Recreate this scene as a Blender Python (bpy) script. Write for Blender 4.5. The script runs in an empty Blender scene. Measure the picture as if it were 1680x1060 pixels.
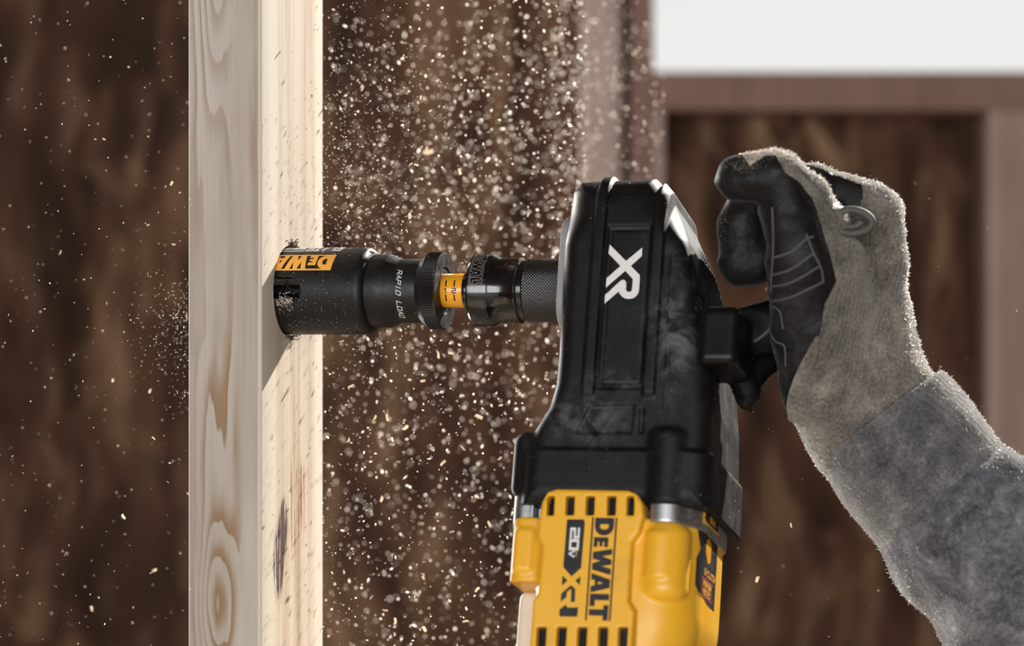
import bpy, bmesh, math, random
import numpy as np
from mathutils import Vector, Matrix
from mathutils.bvhtree import BVHTree
from mathutils.geometry import tessellate_polygon

random.seed(7)
RNG = np.random.default_rng(11)
scn = bpy.context.scene
COL = scn.collection

# ------------------------------------------------------------------ camera, light, exposure
CAM_H = 1.45                      # lens height above the floor
DIST = 1.40                       # lens to drilled stud
PPM = 1680 / 0.504                # picture pixels per metre at DIST
cam_d = bpy.data.cameras.new('camera')
cam = bpy.data.objects.new('camera', cam_d); COL.objects.link(cam)
cam.location = (0, -DIST, CAM_H); cam.rotation_euler = (math.pi/2, 0, 0)
cam_d.sensor_width = 36; cam_d.lens = 100; cam_d.clip_start = 0.02; cam_d.clip_end = 200
cam_d.dof.use_dof = True; cam_d.dof.focus_distance = 1.372; cam_d.dof.aperture_fstop = 6.3
scn.camera = cam

world = bpy.data.worlds.new('sky'); scn.world = world; world.use_nodes = True
bg = world.node_tree.nodes['Background']
bg.inputs[0].default_value = (0.985, 0.99, 0.965, 1); bg.inputs[1].default_value = 0.86

YAW = math.radians(16); TILT = math.radians(16)
U = Vector((math.cos(YAW), -math.sin(YAW), 0))        # drill axis, away from the stud
NB = Vector((math.sin(YAW), math.cos(YAW), 0))        # into the picture along the stud's wide face
ZU = Vector((0, 0, 1))

def light(name, kind, loc, target=None, direction=None, **kw):
    d = bpy.data.lights.new(name, kind); o = bpy.data.objects.new(name, d); COL.objects.link(o)
    o.location = loc
    dr = Vector(direction) if direction is not None else Vector(target) - Vector(loc)
    o.rotation_euler = dr.to_track_quat('-Z', 'Y').to_euler()
    for k, v in kw.items(): setattr(d, k, v)
    return o
SUN_TO = (U*0.27 + NB*0.80 + ZU*0.505).normalized()
light('sun', 'SUN', (2.5, 3.5, 4.5), direction=-SUN_TO, energy=11.5, angle=math.radians(0.6), color=(1.0, 0.955, 0.88))
# daylight through the open front of the building, plus a lamp added behind left for rim light
light('daylight_open_front', 'AREA', (-0.6, -4.0, 1.75), target=(0.0, 0.0, 1.45), shape='RECTANGLE', size=3.6, size_y=1.5,
      energy=130, color=(0.97, 0.985, 1.0))
light('rim_lamp_back_left', 'AREA', (-1.02, 1.26, 1.42), target=(0.12, 0.0, 1.42), shape='RECTANGLE', size=0.6, size_y=1.3,
      energy=58, color=(1.0, 0.97, 0.92))

vs = scn.view_settings
vs.view_transform = 'Standard'; vs.look = 'None'; vs.gamma = 1.0; vs.exposure = 0.0; vs.use_curve_mapping = False

# ------------------------------------------------------------------ measuring helpers
CAMV = Vector((0, -DIST, CAM_H))
def pix(px, py, y=0.0):
    k = (y + DIST) / DIST / PPM
    return Vector(((px-840)*k, y, CAM_H + (530-py)*k))
HOLE = pix(475, 478, 0.0)         # centre of the hole on the stud's wide face
B = ZU*math.cos(TILT) + NB*math.sin(TILT)
YD = NB*math.cos(TILT) - ZU*math.sin(TILT)
R_D = Matrix((U, YD, B))          # world -> drill
def loc(px, py, Y):
    """drill coordinates (mm) of the point seen at px,py that lies in the plane Y"""
    o = R_D @ (CAMV - HOLE); d = R_D @ (pix(px, py) - CAMV)
    k = (Y/1000 - o.y)/d.y
    p = (o + d*k)*1000
    return p.x, p.z

# ------------------------------------------------------------------ materials
class E:
    """tiny expression builder for shader maths"""
    tree = None
    def __init__(s, sock): s.s = sock
    @staticmethod
    def op(o, *a):
        n = E.tree.nodes.new('ShaderNodeMath'); n.operation = o
        for i, v in enumerate(a):
            if isinstance(v, E): E.tree.links.new(v.s, n.inputs[i])
            else: n.inputs[i].default_value = v
        return E(n.outputs[0])
    def __add__(s, o): return E.op('ADD', s, o)
    def __radd__(s, o): return E.op('ADD', o, s)
    def __sub__(s, o): return E.op('SUBTRACT', s, o)
    def __rsub__(s, o): return E.op('SUBTRACT', o, s)
    def __mul__(s, o): return E.op('MULTIPLY', s, o)
    def __rmul__(s, o): return E.op('MULTIPLY', o, s)
    def __truediv__(s, o): return E.op('DIVIDE', s, o)
def emap(v, a, b, c=0.0, d=1.0, smooth=True):
    n = E.tree.nodes.new('ShaderNodeMapRange'); n.interpolation_type = 'SMOOTHSTEP' if smooth else 'LINEAR'
    E.tree.links.new(v.s, n.inputs['Value'])
    for k, x in zip(('From Min', 'From Max', 'To Min', 'To Max'), (a, b, c, d)): n.inputs[k].default_value = x
    return E(n.outputs[0])
def egauss(x, z, xc, zc, wx, wz):
    a = (x - xc)/wx; b = (z - zc)/wz
    return E.op('EXPONENT', (a*a + b*b)*-1.0)

class Mat:
    def __init__(s, name, color=(.5, .5, .5), rough=.5, metal=0.0, spec=.5, **kw):
        s.m = bpy.data.materials.new(name); s.m.use_nodes = True
        s.t = s.m.node_tree; s.b = s.t.nodes['Principled BSDF']; s.n = s.t.nodes; s.l = s.t.links
        E.tree = s.t
        s.set('Base Color', (*color, 1)); s.set('Roughness', rough); s.set('Metallic', metal); s.set('Specular IOR Level', spec)
        for k, v in kw.items(): s.set(k.replace('_', ' '), v)
        s._c = None
    def set(s, k, v): s.b.inputs[k].default_value = v
    def coord(s, scale=(1, 1, 1), rot=(0, 0, 0), off=(0, 0, 0)):
        if s._c is None: s._c = s.n.new('ShaderNodeTexCoord')
        m = s.n.new('ShaderNodeMapping'); s.l.new(s._c.outputs['Object'], m.inputs[0])
        m.inputs['Scale'].default_value = scale; m.inputs['Rotation'].default_value = rot; m.inputs['Location'].default_value = off
        return m.outputs[0]
    def xyz(s):
        if s._c is None: s._c = s.n.new('ShaderNodeTexCoord')
        q = s.n.new('ShaderNodeSeparateXYZ'); s.l.new(s._c.outputs['Object'], q.inputs[0])
        return E(q.outputs[0]), E(q.outputs[1]), E(q.outputs[2])
    def noise(s, nsc, detail=3, vec=None, rough=.5, dist=0.0, **kw):
        n = s.n.new('ShaderNodeTexNoise'); n.inputs['Scale'].default_value = nsc; n.inputs['Detail'].default_value = detail
        n.inputs['Roughness'].default_value = rough; n.inputs['Distortion'].default_value = dist
        s.l.new(vec if vec is not None else s.coord(**kw), n.inputs['Vector'])
        return E(n.outputs['Fac'])
    def voro(s, scale, vec, out='Color', rnd=1.0):
        n = s.n.new('ShaderNodeTexVoronoi'); n.inputs['Scale'].default_value = scale; n.inputs['Randomness'].default_value = rnd
        s.l.new(vec, n.inputs['Vector']); return n.outputs[out]
    def ramp(s, fac, stops):
        n = s.n.new('ShaderNodeValToRGB'); s.l.new(fac.s if isinstance(fac, E) else fac, n.inputs[0])
        e = n.color_ramp.elements
        while len(e) < len(stops): e.new(.5)
        for k, (p, c) in zip(e, stops): k.position = p; k.color = (*c, 1)
        return n.outputs[0]
    def mix(s, fac, a, b, mode='MIX'):
        n = s.n.new('ShaderNodeMix'); n.data_type = 'RGBA'; n.blend_type = mode
        for sock, v in ((n.inputs[0], fac), (n.inputs[6], a), (n.inputs[7], b)):
            if isinstance(v, E): s.l.new(v.s, sock)
            elif isinstance(v, (int, float)): sock.default_value = v
            elif isinstance(v, tuple): sock.default_value = (*v, 1)
            else: s.l.new(v, sock)
        return n.outputs[2]
    def color(s, sock): s.l.new(sock, s.b.inputs['Base Color']); return s
    def rough(s, e): s.l.new(e.s, s.b.inputs['Roughness']); return s
    def bump(s, e, strength=.3, dist=.001):
        n = s.n.new('ShaderNodeBump'); n.inputs['Strength'].default_value = strength; n.inputs['Distance'].default_value = dist
        s.l.new(e.s if isinstance(e, E) else e, n.inputs['Height'])
        prev = s.b.inputs['Normal'].links
        if prev: s.l.new(prev[0].from_socket, n.inputs['Normal'])
        s.l.new(n.outputs[0], s.b.inputs['Normal']); return s

def make_osb():
    k = Mat('osb_board', rough=.75, spec=.15)
    STOPS = [(0, (.020, .0088, .0050)), (.30, (.040, .0180, .0100)), (.55, (.080, .038, .0205)), (.8, (.150, .082, .045)), (1, (.24, .148, .087))]
    out = None
    warp = k.n.new('ShaderNodeTexNoise'); warp.inputs['Scale'].default_value = 6; k.l.new(k.coord(), warp.inputs['Vector'])
    for i, (ang, sc) in enumerate(((0.12, 1.0), (-0.35, 1.15), (0.7, .9), (-0.05, .75))):
        m = k.coord(scale=(19*sc, 1, 5.5*sc), rot=(0, ang, 0), off=(i*3.1, 0, i*1.7))
        add = k.n.new('ShaderNodeVectorMath'); add.operation = 'MULTIPLY_ADD'
        k.l.new(warp.outputs['Color'], add.inputs[0]); add.inputs[1].default_value = (1.1, 0, .9); k.l.new(m, add.inputs[2])
        v = k.voro(1.0, add.outputs[0])
        sep = k.n.new('ShaderNodeSeparateColor'); k.l.new(v, sep.inputs[0])
        soft = k.noise(1.35, 3, vec=add.outputs[0])
        c = k.ramp(emap(E(sep.outputs[0])*.30 + emap(soft, .35, .65, smooth=False)*.85, .12, .98, smooth=False), STOPS)
        if out is None: out = c
        else:
            f = emap(E(sep.outputs[1])*.5 + k.noise(2.0, 2, vec=add.outputs[0]), .58, .92)
            out = k.mix(f, out, c)
    big = k.noise(2.6, 3)
    out = k.mix(emap(big, .4, .66, .0, .6), out, (.036, .0165, .0095))
    k.color(out)
    return k.m

def make_frame_wood(name, a, b):
    k = Mat(name, rough=.7, spec=.2)
    n = k.noise(1.0, 4, scale=(60, 60, 4)); n2 = k.noise(9, 3)
    k.color(k.ramp(emap(n*0.6 + n2*0.5, .3, .8, smooth=False), [(0, a), (1, b)]))
    return k.m

def make_pine():
    k = Mat('pine', rough=.62, spec=.25)
    x, y, z = k.xyz()
    wob = k.noise(1.0, 3, scale=(70, 70, 9)) - .5
    wob2 = k.noise(1.0, 4, scale=(260, 260, 14)) - .5
    ms = 0.001
    # narrow face: cathedral rings
    up = emap(z, .036, .19)
    bell = E.op('EXPONENT', ((x + .0235)/.0085)*((x + .0235)/.0085)*-1.0)
    f = x*105.0 + bell*up*3.4 + egauss(x, z, -.0225, -.150, .0095, .036)*3.6 + egauss(x, z, -.028, -.075, .008, .05)*1.2 \
        + egauss(x, z, -.018, .02, .006, .12)*-0.9 + wob*1.9 + wob2*.32 + z*1.3
    fr = E.op('FRACT', f)
    line = emap(fr, .25, .90)*emap(fr, .90, 1.0, 1.0, 0.0)
    fine = k.noise(1.0, 5, scale=(900, 900, 10), rough=.7)
    mott = k.noise(1.0, 3, scale=(40, 40, 8))
    baseA = k.ramp(emap(mott*.7 + fine*.35, .3, .8, smooth=False), [(0, (.32, .265, .21)), (.5, (.41, .365, .315)), (1, (.50, .465, .42))])
    amt = k.noise(1.0, 2, scale=(55, 55, 5))
    colA = k.mix(line*emap(amt, .32, .62, .10, .95), baseA, (.235, .145, .078))
    # wide face: straight fine grain
    g = k.noise(1.0, 5, scale=(420, 420, 5), rough=.65); g2 = k.noise(1.0, 3, scale=(90, 95, 4))
    baseB = k.ramp(emap(g2*.65 + g*.5, .36, .78, smooth=False), [(0, (.33, .215, .135)), (.3, (.48, .375, .275)), (.6, (.57, .485, .39)), (1, (.62, .555, .47))])
    pale = emap(E.op('ABSOLUTE', y - .010), .022, .032)
    colB = k.mix(pale*.8, baseB, (.64, .585, .50))
    streak = k.noise(1.0, 4, scale=(300, 500, 26), rough=.7)
    s1 = (egauss(y, z, -.015, -.132, .0066, .016) + egauss(y, z, -.008, -.113, .0052, .012)*.85)*emap(streak, .36, .50)
    s2 = egauss(y, z, .016, -.103, .006, .016)*emap(streak, .42, .6)
    s3 = egauss(y, z, .003, -.108, .014, .030)*emap(streak, .44, .62)*.6
    colB = k.mix(emap(s3 + s2, .1, .55, 0, .85), colB, (.27, .13, .04))
    colB = k.mix(emap(s1, .14, .5, 0, .93), colB, (.045, .017, .016))
    sel = emap(x, -.0022, -.0008)
    k.color(k.mix(sel, colA, colB))
    k.bump(fine, .12, .0004).bump(streak, .03, .0004)
    return k.m

def plastic(name, col, rough, spec=.5, dirt=(.1, .1, .1), dirt_amt=.3, lo=.55, hi=.75, scale=45, bump=.05):
    k = Mat(name, col, rough, spec=spec)
    n = k.noise(scale, 6, rough=.65); n2 = k.noise(scale*.28, 3)
    f = emap(n*.55 + n2*.5, lo, hi)*dirt_amt
    k.color(k.mix(f, col, dirt))
    k.rough(emap(n, .3, .75, rough - .07, rough + .12))
    k.bump(k.noise(1500, 2), bump, .0003)
    return k.m

def make_knit(name, a, b, c, wale=900., ang=0.0, course=True):
    k = Mat(name, rough=.95, spec=.1, Sheen_Weight=.5, Sheen_Roughness=.45)
    k.set('Sheen Tint', (1, .96, .9, 1))
    sp = k.noise(700, 5, rough=.75); mid = k.noise(85, 4, rough=.6); big = k.noise(22, 3)
    f = emap(sp*.55 + mid*.42 + big*.25, .40, .82, smooth=False)
    k.color(k.ramp(f, [(.12, a), (.5, b), (.88, c)]))
    x, y, z = k.xyz()
    t = x*math.cos(ang) + z*math.sin(ang); s = z*math.cos(ang) - x*math.sin(ang)
    w = E.op('SINE', (t + y*.8)*(wale*2.0) + mid*3.0); w2 = E.op('SINE', s*(wale*2.4) + mid*3.0)
    k.bump(w*.5 + w2*(.5 if course else .1), .55, .0005).bump(sp, .7, .0012)
    return k.m

def make_fleece():
    k = Mat('grey_fleece', rough=1.0, spec=.05, Sheen_Weight=.4, Sheen_Roughness=.5)
    a = k.noise(60, 6, rough=.72, dist=.6); b = k.noise(430, 4, rough=.75); c = k.noise(14, 3)
    f = emap(a*.6 + b*.3 + c*.25, .38, .80, smooth=False)
    k.color(k.ramp(f, [(.15, (.018, .018, .021)), (.42, (.085, .085, .095)), (.62, (.16, .16, .175)), (.88, (.36, .36, .37))]))
    k.bump(b, .8, .0015).bump(a, .5, .003)
    return k.m

def make_metal(name, col, rough, lo=.85):
    k = Mat(name, col, rough, metal=1.0)
    n = k.noise(1.0, 3, scale=(300, 300, 900))
    k.rough(emap(n, .2, .8, rough - .06, rough + .1))
    return k.m

M = {}
M['osb'] = make_osb()
M['frame'] = make_frame_wood('frame_lumber', (.16, .090, .072), (.25, .155, .125))
M['frame_pale'] = make_frame_wood('pale_frame_lumber', (.29, .215, .18), (.45, .36, .31))
M['frame_mid'] = make_frame_wood('brown_frame_lumber', (.22, .14, .115), (.36, .26, .22))
M['floor'] = make_frame_wood('subfloor', (.34, .26, .19), (.52, .42, .32))
M['pine'] = make_pine()
def make_rubber():
    c = (.0045, .0045, .0052)
    k = Mat('black_rubber', c, .44, spec=.24)
    x, y, z = k.xyz()
    n = k.noise(70, 6, rough=.7, dist=.8); n2 = k.noise(260, 4)
    f = emap(n*.75 + n2*.25, .55, .74)*.10
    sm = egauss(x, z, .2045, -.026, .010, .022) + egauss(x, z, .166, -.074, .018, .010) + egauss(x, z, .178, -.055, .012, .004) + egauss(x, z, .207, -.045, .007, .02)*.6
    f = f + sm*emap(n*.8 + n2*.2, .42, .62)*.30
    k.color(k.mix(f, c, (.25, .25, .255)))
    k.rough(emap(n, .3, .75, .42, .6))
    k.bump(k.noise(1500, 2), .08, .0003)
    return k.m
M['rubber'] = make_rubber()
M['rubber_smooth'] = plastic('black_plastic', (.004, .004, .0045), .34, spec=.22, dirt=(.12, .12, .12), dirt_amt=.06, lo=.58, hi=.78)
M['yellow'] = plastic('yellow_plastic', (.74, .385, .022), .36, spec=.45, dirt=(.25, .12, .03), dirt_amt=.45, lo=.57, hi=.78, scale=55, bump=.08)
M['cream'] = plastic('pale_cream', (.80, .70, .56), .45, dirt=(.6, .5, .4), dirt_amt=.2)
M['steel_black'] = plastic('black_coated_steel', (.0055, .0055, .006), .46, spec=.32, dirt=(.12, .12, .12), dirt_amt=.06, lo=.6, hi=.8, scale=200, bump=.12)
M['gloss_black'] = plastic('gloss_black_steel', (.003, .003, .0035), .14, spec=.75, dirt=(.1, .1, .1), dirt_amt=.04, bump=.02)
M['knurl'] = plastic('black_knurled_steel', (.005, .005, .0055), .26, spec=.9, dirt=(.1, .1, .1), dirt_amt=.02)
M['aluminium'] = make_metal('cast_aluminium', (.46, .465, .475), .42)
M['grey_plate'] = plastic('grey_plate', (.26, .26, .265), .55, dirt=(.35, .35, .35), dirt_amt=.4)
M['bright'] = Mat('white_print', (.66, .65, .635), .55).m
M['ink'] = plastic('black_print', (.008, .009, .012), .40, spec=.4, dirt=(.08, .08, .08), dirt_amt=.1, scale=200)
M['orange'] = plastic('orange_print', (.86, .40, .055), .42, dirt=(.5, .3, .1), dirt_amt=.3, scale=400)
M['amber'] = plastic('amber_plastic', (.80, .34, .015), .22, spec=.6, dirt=(.6, .25, .02), dirt_amt=.2)
M['white_ink'] = Mat('grey_print', (.50, .50, .49), .5).m
M['etch'] = Mat('etched_line', (.30, .30, .30), .45).m
M['red_ink'] = Mat('red_print', (.40, .04, .04), .5).m
M['knit'] = make_knit('grey_knit', (.030, .026, .022), (.125, .110, .094), (.30, .27, .235), ang=-.3)
M['cuff'] = make_knit('grey_rib_knit', (.030, .030, .032), (.105, .104, .107), (.25, .247, .248), wale=700, ang=.87, course=False)
M['coat'] = plastic('black_glove_rubber', (.0050, .0049, .0049), .55, spec=.25, dirt=(.10, .097, .093), dirt_amt=.22, lo=.50, hi=.72, scale=75, bump=.3)
for k_, v_ in (('Sheen Weight', .10), ('Sheen Roughness', .4), ('Sheen Tint', (1, .97, .92, 1))): M['coat'].node_tree.nodes['Principled BSDF'].inputs[k_].default_value = v_
def crease(m):
    nt = m.node_tree; b_ = nt.nodes['Principled BSDF']; src = b_.inputs['Normal'].links[0].from_socket
    tc_ = nt.nodes.new('ShaderNodeTexCoord'); n_ = nt.nodes.new('ShaderNodeTexNoise'); n_.inputs['Scale'].default_value = 95; n_.inputs['Detail'].default_value = 3; n_.inputs['Distortion'].default_value = 1.2
    bp = nt.nodes.new('ShaderNodeBump'); bp.inputs['Strength'].default_value = .28; bp.inputs['Distance'].default_value = .004
    nt.links.new(tc_.outputs['Object'], n_.inputs['Vector']); nt.links.new(n_.outputs['Fac'], bp.inputs['Height']); nt.links.new(src, bp.inputs['Normal']); nt.links.new(bp.outputs[0], b_.inputs['Normal'])
crease(M['coat'])
M['leather'] = plastic('grey_leather', (.06, .055, .048), .65, dirt=(.16, .15, .135), dirt_amt=.6, lo=.45, hi=.7, scale=70)
M['dusty'] = Mat('dusty_grey_line', (.058, .057, .055), .8).m
M['fleece'] = make_fleece()
def make_fuzz():
    k = Mat('fuzz', (.20, .19, .175), .9, spec=.05)
    tr = k.n.new('ShaderNodeBsdfTranslucent'); tr.inputs[0].default_value = (.80, .76, .70, 1)
    mx_ = k.n.new('ShaderNodeMixShader'); mx_.inputs[0].default_value = .65
    k.l.new(k.b.outputs[0], mx_.inputs[1]); k.l.new(tr.outputs[0], mx_.inputs[2])
    k.l.new(mx_.outputs[0], k.n['Material Output'].inputs[0]); return k.m
M['fuzz'] = make_fuzz()
def make_chip(name, c, tcol, f):
    k = Mat(name, c, .8, spec=.1)
    tr = k.n.new('ShaderNodeBsdfTranslucent'); tr.inputs[0].default_value = (*tcol, 1)
    mx_ = k.n.new('ShaderNodeMixShader'); mx_.inputs[0].default_value = f
    k.l.new(k.b.outputs[0], mx_.inputs[1]); k.l.new(tr.outputs[0], mx_.inputs[2])
    k.l.new(mx_.outputs[0], k.n['Material Output'].inputs[0]); return k.m
M['dust'] = make_chip('sawdust', (.86, .79, .71), (.97, .92, .86), .75)
M['chip'] = make_chip('pale_wood_chip', (.82, .70, .57), (.85, .74, .62), .5)
M['dark_dust'] = Mat('burnt_shavings', (.06, .04, .025), .8).m

# ------------------------------------------------------------------ object helpers
def tag(o, label=None, category=None, group=None, kind=None):
    for k, v in (('label', label), ('category', category), ('group', group), ('kind', kind)):
        if v: o[k] = v
    return o
def empty(name, mw=None):
    o = bpy.data.objects.new(name, None); COL.objects.link(o); o.empty_display_size = .02
    if mw is not None: o.matrix_world = mw
    return o
def mesh_obj(name, verts, faces, mat, parent=None, smooth=True, mm=True):
    me = bpy.data.meshes.new(name)
    v = np.asarray(verts, dtype=float)
    if mm: v = v*.001
    if isinstance(faces, np.ndarray):
        n, w = faces.shape
        me.vertices.add(len(v)); me.vertices.foreach_set('co', v.astype(np.float32).ravel())
        me.loops.add(n*w); me.loops.foreach_set('vertex_index', faces.astype(np.int32).ravel())
        me.polygons.add(n); me.polygons.foreach_set('loop_start', np.arange(0, n*w, w, dtype=np.int32))
        me.update(calc_edges=True); me.validate()
    else:
        me.from_pydata([tuple(p) for p in v], [], faces); me.update()
    me.polygons.foreach_set('use_smooth', [smooth]*len(me.polygons))
    me.materials.append(mat if not isinstance(mat, str) else M[mat])
    o = bpy.data.objects.new(name, me); COL.objects.link(o)
    if parent is not None: o.parent = parent
    return o
def bevel_box(name, lo, hi, mat, parent=None, bev=.003, seg=2, mm=False):
    bm = bmesh.new(); bmesh.ops.create_cube(bm, size=1)
    s = .001 if mm else 1
    lo = Vector(lo)*s; hi = Vector(hi)*s; c = (lo + hi)/2; d = hi - lo
    for v in bm.verts: v.co = Vector((v.co.x*d.x, v.co.y*d.y, v.co.z*d.z)) + c
    if bev: bmesh.ops.bevel(bm, geom=bm.edges[:], offset=bev, segments=seg, affect='EDGES', profile=.5)
    me = bpy.data.meshes.new(name); bm.to_mesh(me); bm.free(); me.materials.append(M[mat])
    o = bpy.data.objects.new(name, me); COL.objects.link(o)
    if parent is not None: o.parent = parent
    return o
def lathe(name, prof, mat, parent, n=96, rfun=None, smooth_angle=35):
    """profile of (x, r) in mm turned about the X axis"""
    v, f = [], []
    for i, (x, r) in enumerate(prof):
        for j in range(n):
            a = 2*math.pi*j/n
            rr = r if rfun is None else rfun(x, r, a)
            v.append((x, -rr*math.cos(a), rr*math.sin(a)))
    for i in range(len(prof)-1):
        for j in range(n):
            k = (j+1) % n
            f.append((i*n+j, i*n+k, (i+1)*n+k, (i+1)*n+j))
    o = mesh_obj(name, v, f, mat, parent)
    sharp(o, smooth_angle)
    return o
def sharp(o, deg):
    bm = bmesh.new(); bm.from_mesh(o.data); bmesh.ops.recalc_face_normals(bm, faces=bm.faces)
    for e in bm.edges:
        if len(e.link_faces) == 2 and e.calc_face_angle(0) > math.radians(deg): e.smooth = False
    bm.to_mesh(o.data); bm.free()
def tube(name, pts, rad, mat, parent=None, n=8, mm=True, flat=1.0, smooth=True):
    P = [Vector(p) for p in pts]
    v, f = [], []
    up = Vector((0, -1, 0))
    for i, p in enumerate(P):
        t = (P[min(i+1, len(P)-1)] - P[max(i-1, 0)]).normalized()
        a = t.cross(up)
        if a.length < .1: a = t.cross(Vector((0, 0, 1)))
        a.normalize(); b = a.cross(t).normalized()
        r = rad[i] if hasattr(rad, '__len__') else rad
        for j in range(n):
            th = 2*math.pi*j/n
            v.append(p + a*(r*math.cos(th)) + b*(r*flat*math.sin(th)))
    for i in range(len(P)-1):
        for j in range(n):
            k = (j+1) % n; f.append((i*n+j, i*n+k, (i+1)*n+k, (i+1)*n+j))
    f.append(tuple(range(n-1, -1, -1))); f.append(tuple((len(P)-1)*n + j for j in range(n)))
    o = mesh_obj(name, v, f, mat, parent, smooth, mm)
    sharp(o, 60); return o
def catmull(pts, n=6):
    P = [np.array(p, float) for p in pts]; P = [2*P[0]-P[1]] + P + [2*P[-1]-P[-2]]
    out = []
    for i in range(1, len(P)-2):
        for k in range(n):
            t = k/n
            out.append(.5*((2*P[i]) + (-P[i-1]+P[i+1])*t + (2*P[i-1]-5*P[i]+4*P[i+1]-P[i+2])*t*t + (-P[i-1]+3*P[i]-3*P[i+1]+P[i+2])*t**3))
    out.append(P[-2]); return out

# ---- distance-field modelling (all in mm)
def surface_nets(F, lo, h):
    S = F < 0
    nx, ny, nz = F.shape
    cnt = np.zeros((nx-1, ny-1, nz-1), np.uint8)
    for dx in (0, 1):
        for dy in (0, 1):
            for dz in (0, 1):
                cnt += S[dx:nx-1+dx, dy:ny-1+dy, dz:nz-1+dz]
    act = (cnt > 0) & (cnt < 8)
    idx = -np.ones(act.shape, np.int32); ijk = np.argwhere(act); idx[act] = np.arange(len(ijk))
    acc = np.zeros((len(ijk), 3)); w = np.zeros(len(ijk))
    cor = [(a, b, c) for a in (0, 1) for b in (0, 1) for c in (0, 1)]
    val = {c: F[ijk[:, 0]+c[0], ijk[:, 1]+c[1], ijk[:, 2]+c[2]] for c in cor}
    for ca in cor:
        for ax in range(3):
            if ca[ax]: continue
            cb = list(ca); cb[ax] = 1; cb = tuple(cb)
            a, b = val[ca], val[cb]; m = (a < 0) != (b < 0)
            t = np.where(m, a/np.where(m, a-b, 1), 0)
            p = np.tile(np.array(ca, float), (len(ijk), 1)); p[:, ax] += t
            acc += p*m[:, None]; w += m
    V = ijk + acc/w[:, None]
    G = None
    for _ in range(2):                                   # pull the points onto the surface
        i0 = np.clip(np.floor(V).astype(int), 0, np.array(F.shape)-2); fr = V - i0
        f = np.zeros(len(V)); g = np.zeros((len(V), 3))
        for c in cor:
            q = F[i0[:, 0]+c[0], i0[:, 1]+c[1], i0[:, 2]+c[2]]
            wx = [fr[:, k] if c[k] else 1-fr[:, k] for k in range(3)]
            f += q*wx[0]*wx[1]*wx[2]
            for k in range(3):
                o = [j for j in range(3) if j != k]
                g[:, k] += (1 if c[k] else -1)*q*wx[o[0]]*wx[o[1]]
        g2 = (g*g).sum(1) + 1e-6
        st = g*(f/g2)[:, None]; ln = np.linalg.norm(st, axis=1, keepdims=True)
        V = V - st*np.minimum(1, .5/np.maximum(ln, 1e-9)); G = g
    quads = []
    for ax in range(3):
        o1, o2 = [(1, 2), (2, 0), (0, 1)][ax]
        sl_a = [slice(1, -1)]*3; sl_b = [slice(1, -1)]*3
        sl_a[ax] = slice(0, -1); sl_b[ax] = slice(1, None)
        A = S[tuple(sl_a)]; Bm = S[tuple(sl_b)]
        e = np.argwhere(A != Bm)
        ins = A[tuple(e.T)]
        base = e.copy(); base[:, o1] += 1; base[:, o2] += 1
        def cell(d1, d2):
            c = base.copy(); c[:, o1] += d1; c[:, o2] += d2
            return idx[c[:, 0], c[:, 1], c[:, 2]]
        q = np.stack([cell(-1, -1), cell(0, -1), cell(0, 0), cell(-1, 0)], 1)
        q = np.where(ins[:, None], q, q[:, ::-1])
        quads.append(q)
    Q = np.concatenate(quads); Q = Q[(Q >= 0).all(1)]
    N = G/np.maximum(np.linalg.norm(G, axis=1, keepdims=True), 1e-9)
    return V*h + np.array(lo), Q, N
def sdf_solid(fun, lo, hi, h):
    ax = [np.arange(lo[i], hi[i]+h, h, dtype=np.float32) for i in range(3)]
    X = ax[0][:, None, None]; Y = ax[1][None, :, None]; Z = ax[2][None, None, :]
    F = np.ascontiguousarray(np.broadcast_to(fun(X, Y, Z), (len(ax[0]), len(ax[1]), len(ax[2])))).astype(np.float32)
    return surface_nets(F, lo, h)
def sd_poly(x, z, P):
    P = np.array(P, float); d = np.full(np.broadcast(x, z).shape, 1e9); s = np.zeros(d.shape, bool)
    n = len(P)
    for i in range(n):
        a, b = P[i], P[(i+1) % n]; e = b-a
        wx, wz = x-a[0], z-a[1]
        t = np.clip((wx*e[0] + wz*e[1])/(e @ e), 0, 1)
        d = np.minimum(d, (wx-e[0]*t)**2 + (wz-e[1]*t)**2)
        c = ((a[1] <= z) & (z < b[1])) | ((b[1] <= z) & (z < a[1]))
        dz = e[1] if abs(e[1]) > 1e-9 else 1e-9
        s ^= c & (x < a[0] + e[0]*(z-a[1])/dz)
    d = np.sqrt(d); return np.where(s, -d, d)
def rmax(a, b, r):
    return np.minimum(np.maximum(a, b), -r) + np.sqrt(np.maximum(a+r, 0)**2 + np.maximum(b+r, 0)**2)
def smin(a, b, k):
    h = np.clip(k - np.abs(a-b), 0, None)/k
    return np.minimum(a, b) - h*h*k*.25
def smax(a, b, k): return -smin(-a, -b, k)
def sstep(v, a, b):
    t = np.clip((v-a)/(b-a), 0, 1); return t*t*(3-2*t)
def sd_cap(X, Y, Z, a, b, ra, rb):
    a = np.array(a, float); b = np.array(b, float); d = b-a
    t = np.clip(((X-a[0])*d[0] + (Y-a[1])*d[1] + (Z-a[2])*d[2])/(d @ d), 0, 1)
    return np.sqrt((X-a[0]-d[0]*t)**2 + (Y-a[1]-d[1]*t)**2 + (Z-a[2]-d[2]*t)**2) - (ra + (rb-ra)*t)
def sd_rbox(X, Y, Z, c, hs, r):
    q = [np.abs(v-c[i]) - hs[i] + r for i, v in enumerate((X, Y, Z))]
    return np.sqrt(np.maximum(q[0], 0)**2 + np.maximum(q[1], 0)**2 + np.maximum(q[2], 0)**2) + np.minimum(np.maximum(q[0], np.maximum(q[1], q[2])), 0) - r
_LAT = RNG.random((32, 32, 32)).astype(np.float32)
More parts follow.
